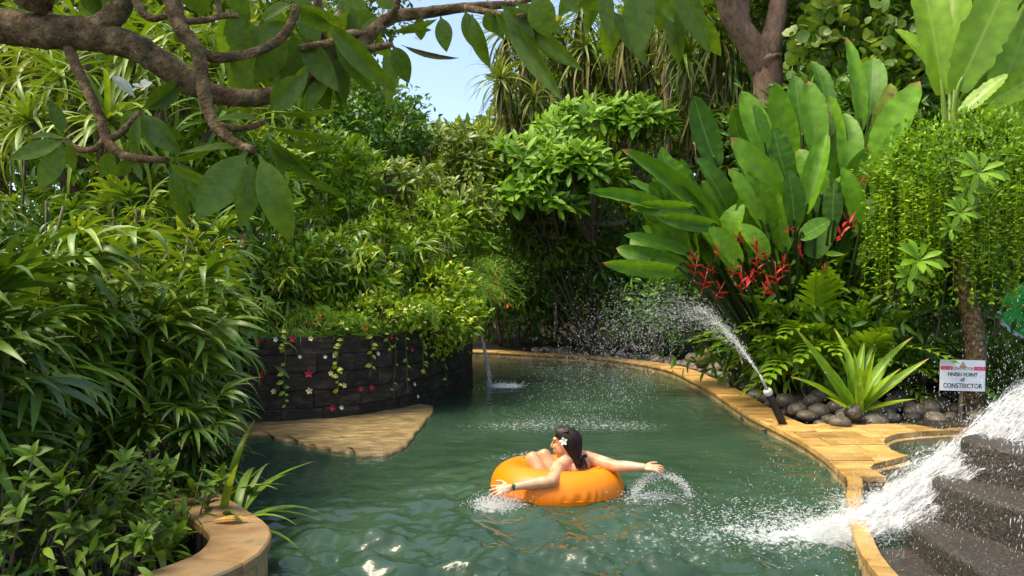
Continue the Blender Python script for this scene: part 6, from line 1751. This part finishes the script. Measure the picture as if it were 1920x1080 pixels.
    for p in me2.polygons: p.use_smooth = True
    me2.materials.clear(); me2.materials.append(M['skin']); me2.name = "body"
    put("body", me2, t)
    # face details
    for s in (1, -1):
        put("eye", ellipsoid(L(.078, s * .030, .008), (.008, .015, .0055), 10, 6, Rm=RH).mesh("eye", M['eye_dark']), t)
        c = [L(.089, s * .012, .030), L(.087, s * .030, .035), L(.076, s * .048, .028)]
        put("eyebrow", tube(c, [.0025, .0035, .002], 6).mesh("eyebrow", M['eye_dark']), t)
    put("lips", ellipsoid(L(.091, 0, -.058), (.008, .020, .0085), 12, 7, Rm=RH).mesh("lips", M['lips']), t)
    # hair: cap plus wet locks falling behind the shoulder
    h = Geo()
    ellipsoid(L(-.030, 0, .028), (.091, .079, .091), 24, 14, Rm=RH, g=h)
    r = random.Random(4)
    for i in range(90):
        a = r.uniform(-1.0, 1.0) * 2.15                     # 0 = straight back, +: camera side
        f0 = r.uniform(.0, .055)
        top = L(f0, .012 * math.sin(a), .122 - f0 * .35)
        cs_, sn = math.cos(a), math.sin(a)
        side = L(-.030 - .092 * max(cs_, -.55), .084 * sn, .045)
        ear = L(-.048 - .075 * max(cs_, -.12), .077 * sn, -.045)
        if a > 1.5: ear = L(-.040, .080, -.05)
        low = L(-.075 - .035 * max(cs_, 0), .050 * sn + .012, -.115)
        end = L(-.080 - .03 * r.random() - .03 * max(cs_, 0), .046 * sn + .020 + r.uniform(-.012, .012), -.145 - .06 * r.random() ** 2)
        c = cr([np.r_[top, .006], np.r_[L(.0 + f0 * .3 - .05 * max(cs_, -.6), .055 * sn, .108), .011], np.r_[side, .009], np.r_[ear, .009], np.r_[low, r.uniform(.006, .012)], np.r_[end, .0025]], 4)
        tube(c[:, :3], c[:, 3], 6, g=h)
    for i in range(26):                                     # swept back from the brow
        s0 = r.uniform(-.062, .062)
        c = cr([np.r_[L(.062 - abs(s0) * .45, s0 * .9, .070 - abs(s0) * .4), .003], np.r_[L(.046, s0 * 1.1, .094 - abs(s0) * .5), .006], np.r_[L(.0, s0 * 1.22, .114 - abs(s0) * .5), .007], np.r_[L(-.06, s0 * 1.3, .098), .007]], 4)
        tube(c[:, :3], c[:, 3], 6, g=h)
    hm = put("hair", h.mesh("hair", M['hair']), t)
    # halter top: neck tie with bow and hanging ends
    k = Geo()
    nb_ = neck + fwd * -.052 + v(.012, -.01, .008)
    tube(cr([neck + fwd * .055 - across * .05 + v(0, 0, -.03), neck - across * .062 + v(0, 0, .008), nb_, neck + across * .062 + v(0, 0, .008), neck + fwd * .055 + across * .05 + v(0, 0, -.03)], 6), .0065, 6, g=k)
    ellipsoid(nb_ + fwd * -.012, (.014, .014, .012), 10, 7, g=k)
    for s in (1, -1):
        tube(cr([nb_ + fwd * -.012, nb_ + fwd * -.022 + across * s * .026 + v(0, 0, .014), nb_ + fwd * -.02 + across * s * .040 + v(0, 0, -.002), nb_ + fwd * -.014], 5), .008, 6, g=k)
        tube(cr([nb_ + fwd * -.014, nb_ + fwd * -.034 + across * s * .012 + v(0, 0, -.035), nb_ + fwd * -.040 + across * s * .020 + v(0, 0, -.085)], 5), [.006, .0065, .007, .008, .008, .0085, .009, .009, .009, .008, .007], 6, g=k)
    put("bikini_top", k.mesh("bikini_top", M['bikini']), t)
    # watch on the near wrist, cords on the far one
    dw = unit(lw - le)
    wp = lw - dw * .018
    ws = put("watch_strap", tube([wp - dw * .011, wp + dw * .011], .0275, 16).mesh("watch_strap", M['black']), t)
    put("watch_face", ellipsoid(wp + unit(v(-.1, -.85, .5)) * .026, (.016, .010, .016), 12, 8).mesh("watch_face", M['watch_green']), ws)
    dr_ = unit(rw - re)
    for q in (.02, .034):
        a_ = rw - dr_ * q
        put("bracelet", tube([a_ - dr_ * .004, a_ + dr_ * .004], .0275 if q < .03 else .0285, 14).mesh("bracelet", M['bikini']), t)
    fl = L(-.022, .094, .025)
    flower(fl, S * .9 + U * .25 - F * .1, .036, PET_W, "white frangipani flower tucked in the wet dark hair", name="hair_flower", spin=.6, eye=False)
person()

# ------------------------------------------------------------------ water in the air
DROP = Geo().raw([(0, -1, 0), (.32, -.2, 0), (0, -.2, .32), (-.32, -.2, 0), (0, -.2, -.32), (0, 1, 0)], None, [(0, 1, 4), (0, 2, 1), (0, 3, 2), (0, 4, 3), (5, 4, 1), (5, 1, 2), (5, 2, 3), (5, 3, 4)])
def drops(name, label, pos, vel, smin, smax, cat="water", stretch=1.0, extra=None):
    n = len(pos)
    r = np.random.default_rng(n)
    fr = frames(vel + r.normal(0, .05, vel.shape), r.normal(size=(n, 3)))
    s = np.exp(r.uniform(math.log(smin), math.log(smax), n))
    sc3 = np.stack([s, s * stretch, s], -1)
    g = Geo().scatter(DROP, fr * sc3[:, None, :], pos, r.random(n))
    if extra is not None: g.add(extra)
    return tag(put(name, g.mesh(name, M['drops'])), label, cat, kind="stuff")
# fountain arc
r = np.random.default_rng(3)
p0 = np.array(nb + dv * 1.75)
n = 9500
tt = r.uniform(0, 1.0, n) ** .75
v0 = np.array([-2.45, 1.25, 4.0])
sp = r.normal(0, 1, (n, 3)) * np.array([.42, .34, .30])
slow = 1 - .28 * r.random(n) * np.clip(tt * 2, 0, 1)
vel = (v0 + sp) * slow[:, None]
tt = tt * .98
pos = p0 + vel * tt[:, None] + .5 * np.array([0, 0, -9.81]) * (tt ** 2)[:, None]
vl = vel + np.array([0, 0, -9.81]) * tt[:, None]
k = pos[:, 2] > .0
jet = tube(cr([p0, p0 + v0 * .05 + np.array([0, 0, -.012]), p0 + v0 * .11 + np.array([0, 0, -.06])], 6), np.linspace(.012, .03, 13), 7, lump=.25)
drops("fountain_spray", "arching spray of droplets from the nozzle falling into the pool", pos[k], vl[k], .0024, .0075, "spray", 1.8)
n = 600
tt = r.uniform(.0, .24, n); vel = v0 + r.normal(0, .10, (n, 3)) + np.abs(r.normal(0, .12, (n, 1)))
pos = p0 + vel * tt[:, None] + .5 * np.array([0, 0, -9.81]) * (tt ** 2)[:, None]
drops("fountain_jet", "narrow white water jet leaving the nozzle tip", pos, vel, .003, .008, "jet", 3.0)

# wall spout
a0, n = np.array(P(893, 612, 12.72)), 900
tt = r.uniform(0, .42, n); vel = np.array([.55, -.25, -.35]) + r.normal(0, .05, (n, 3))
pos = a0 + vel * tt[:, None] + .5 * np.array([0, 0, -9.81]) * (tt ** 2)[:, None]; k = pos[:, 2] > 0
drops("spout_stream", "thin stream of water pouring from the right end of the planter", pos[k], (vel + np.array([0, 0, -9.81]) * tt[:, None])[k], .008, .018, "stream", 3.0)
n = 350; hit = np.array([-.18, 12.62, 0])
drops("spout_splash", "white splash where the planter stream meets the pool", hit + np.c_[r.normal(.05, .16, n), r.normal(0, .16, n), np.abs(r.normal(0, .035, n))], r.normal(size=(n, 3)), .008, .02, "splash")
sp_ = thing("spout_pipe", "short dark spout pipe hidden under leaves at the planter's right end", "spout", a0 - np.array([.3, -.05, 0]))
put("pipe", tube([a0 + np.array([-.35, .12, .03]), a0 + np.array([.01, 0, .01])], .03, 10).mesh("pipe", M['black']), sp_)

# cascade: white water tumbling along the steps into the pool
path = cr([(4.6, 5.6, 1.26), (4.0, 5.45, 1.06), (3.5, 5.30, .86), (3.15, 5.18, .68), (2.85, 5.11, .48), (2.55, 5.07, .30), (2.28, 5.05, .15), (2.05, 5.04, .06), (1.85, 5.03, .02)], 12)
nc, per = 420, 90
n = nc * per
qc = r.random(nc) ** .85 * (len(path) - 2.001)
q = np.clip(np.repeat(qc, per) + r.normal(0, 2.2, n), 0, len(path) - 1.01); i0 = q.astype(int); f = (q - i0)[:, None]
c = path[i0] * (1 - f) + path[i0 + 1] * f
wq = np.interp(qc / len(path), [0, .4, .75, 1], [.12, .11, .14, .15])
lat = np.repeat(r.normal(0, .75, nc) * wq, per) + r.normal(0, .035, n)
ver = np.repeat(np.clip(np.abs(r.normal(0, 1, nc)), 0, 1.7) * wq * np.interp(qc / len(path), [0, .55, .8, 1], [.6, .6, .45, .2]) - .01, per) + r.normal(0, .022, n)
pos = c + np.c_[-.22 * lat, lat - .14, ver]
vel = (path[i0 + 1] - path[i0]) * 9 + r.normal(0, .13, (n, 3)) + np.c_[np.zeros(n), np.zeros(n), r.normal(0, .08, n)]
k = (pos[:, 2] > -.005)
drops("cascade_water", "rushing white water tumbling down beside the dark steps", pos[k], vel[k], .0018, .0058, "cascade", 3.0, extra=None)
def sheet_mat():
    m, nt, out = new_mat('streaked_water')
    at = node(nt, "ShaderNodeAttribute", attribute_name="lf")
    sp = node(nt, "ShaderNodeSeparateXYZ"); nt.links.new(at.outputs['Vector'], sp.inputs[0])
    cb = node(nt, "ShaderNodeCombineXYZ")
    nt.links.new(math_n(nt, 'MULTIPLY', sp.outputs[2], 2.2), cb.inputs[0]); nt.links.new(math_n(nt, 'MULTIPLY', sp.outputs[1], 5.0), cb.inputs[1]); nt.links.new(math_n(nt, 'MULTIPLY', sp.outputs[0], 90.0), cb.inputs[2])
    nz = node(nt, "ShaderNodeTexNoise"); nz.inputs['Scale'].default_value = 3.2; nz.inputs['Detail'].default_value = 7; nz.inputs['Roughness'].default_value = .68
    nt.links.new(cb.outputs[0], nz.inputs['Vector'])
    al = ramp(nt, nz.outputs[0], [(.49, (0, 0, 0)), (.66, (1, 1, 1))]).outputs[0]
    edge = math_n(nt, 'MULTIPLY', math_n(nt, 'SUBTRACT', 1.0, math_n(nt, 'ABSOLUTE', sp.outputs[2])), 2.2, clamp=True)
    ends = math_n(nt, 'MULTIPLY', math_n(nt, 'MULTIPLY', math_n(nt, 'SUBTRACT', 1.0, sp.outputs[1]), 6.0, clamp=True), math_n(nt, 'MULTIPLY', sp.outputs[1], 6.0, clamp=True))
    al = math_n(nt, 'MULTIPLY', math_n(nt, 'MULTIPLY', al, edge), math_n(nt, 'MULTIPLY', ends, .85))
    df = node(nt, "ShaderNodeBsdfDiffuse"); df.inputs[0].default_value = (.93, .95, .95, 1)
    tl = node(nt, "ShaderNodeBsdfTranslucent"); tl.inputs[0].default_value = (.93, .95, .95, 1)
    a = node(nt, "ShaderNodeMixShader"); nt.links.new(df.outputs[0], a.inputs[1]); nt.links.new(tl.outputs[0], a.inputs[2])
    tr_ = node(nt, "ShaderNodeBsdfTransparent")
    b = node(nt, "ShaderNodeMixShader"); nt.links.new(al, b.inputs[0]); nt.links.new(tr_.outputs[0], b.inputs[1]); nt.links.new(a.outputs[0], b.inputs[2])
    nt.links.new(b.outputs[0], out.inputs[0])
    return m
M['sheet'] = sheet_mat()
g = Geo()
for i in range(84):
    a_ = r.uniform(0, .62) * (len(path) - 1); b_ = min(len(path) - 1.01, a_ + r.uniform(.25, .5) * len(path))
    m_ = 26; cc = 5
    q = np.linspace(a_, b_, m_); i0 = q.astype(int); f = (q - i0)[:, None]
    c = path[i0] * (1 - f) + path[np.minimum(i0 + 1, len(path) - 1)] * f
    lat0 = r.normal(-.06, .13); ver0 = abs(r.normal(0, .07)); w_ = r.uniform(.03, .10); tw_ = r.uniform(-.9, .9); ph = r.uniform(0, 6)
    S_ = np.linspace(-1, 1, cc)
    Vv, Aa = [], []
    for k_ in range(m_):
        t_ = k_ / (m_ - 1)
        an = tw_ + .7 * math.sin(4 * t_ + ph)
        for s_ in S_:
            Vv.append(c[k_] + np.array([0, lat0 - .12 + s_ * w_ * math.cos(an) + .02 * math.sin(7 * t_ + ph), ver0 * (1 - .6 * t_) + .01 + abs(s_ * w_ * math.sin(an)) + .022 * math.sin(11 * t_ + ph + s_) + .012 * math.sin(27 * t_ + 2 * ph - s_)])); Aa.append((i / 84, t_, s_))
    g.raw(Vv, [(k_ * cc + j_, k_ * cc + j_ + 1, (k_ + 1) * cc + j_ + 1, (k_ + 1) * cc + j_) for k_ in range(m_ - 1) for j_ in range(cc - 1)], None, Aa)
tag(put("cascade_sheet", g.mesh("cascade_sheet", M['sheet'])), "streaked translucent sheet of white water sliding beside the steps", "cascade", kind="stuff")
n = 7000                                              # spray thrown off over the steps and over the pool
q = r.random(n) * (len(path) - 1.001); i0 = q.astype(int)
pos = path[i0] + np.c_[r.normal(0, .35, n), r.normal(-.35, .50, n), np.abs(r.normal(0, .24, n))]
vel = np.c_[r.normal(-.5, .3, n), r.normal(-.2, .3, n), r.normal(-1.2, .5, n)]
drops("cascade_spray", "fine spray hanging over the dark steps and the basin", pos, vel, .0016, .0048, "spray", 2.4)
n = 2400
pos = np.c_[2.0 - np.abs(r.normal(0, .42, n)), r.normal(5.1, .26, n), np.abs(r.normal(0, .05, n))]
drops("cascade_splash", "white splash where the cascade strikes the pool", pos, np.c_[r.normal(-1, .4, n), r.normal(0, .4, n), r.normal(.2, .5, n)], .003, .011, "splash", 1.4)
# water running over the nearer steps on the right
for lab, cen, ln, nn_ in [("thin white rivulets running over the upper right step", (3.05, 4.25, .66), .55, 900), ("white trickle falling over the lower right step edge", (2.72, 3.75, .40), .45, 700)]:
    u = r.random(nn_)
    pos = np.c_[cen[0] + r.normal(0, .09, nn_) + (u - .5) * .25, cen[1] - (u - .5) * ln, cen[2] + np.abs(r.normal(0, .02, nn_)) - .18 * r.random(nn_) * (r.random(nn_) < .5)]
    drops("step_trickle", lab, pos, np.c_[r.normal(-.3, .2, nn_), r.normal(-.2, .2, nn_), r.normal(-1, .3, nn_)], .003, .010, "trickle", 2.4)

# hand splashes
n = 1700
ph = r.uniform(0, math.pi, n)
cx = 1.10 + .20 * np.cos(ph); cz = .015 + .155 * np.sin(ph)
pos = np.c_[cx, 5.92 + r.normal(0, .05, n), cz] + r.normal(0, 1, (n, 3)) * np.array([.016, .02, .016])
n2 = 900
low = np.c_[r.normal(.98, .16, n2), r.normal(5.9, .10, n2), np.abs(r.normal(0, .035, n2))]
drops("hand_splash", "curling splash of water behind the outstretched far hand", np.vstack([pos, low]), r.normal(size=(n + n2, 3)), .0025, .0085, "splash", 1.2)
n = 2200
pos = np.c_[r.normal(-.10, .085, n), r.normal(5.68, .05, n), np.abs(r.normal(0, .045, n))]
drops("hand_splash", "white foaming splash under the near hand beside the ring", pos, r.normal(size=(n, 3)), .003, .010, "splash", 1.1)
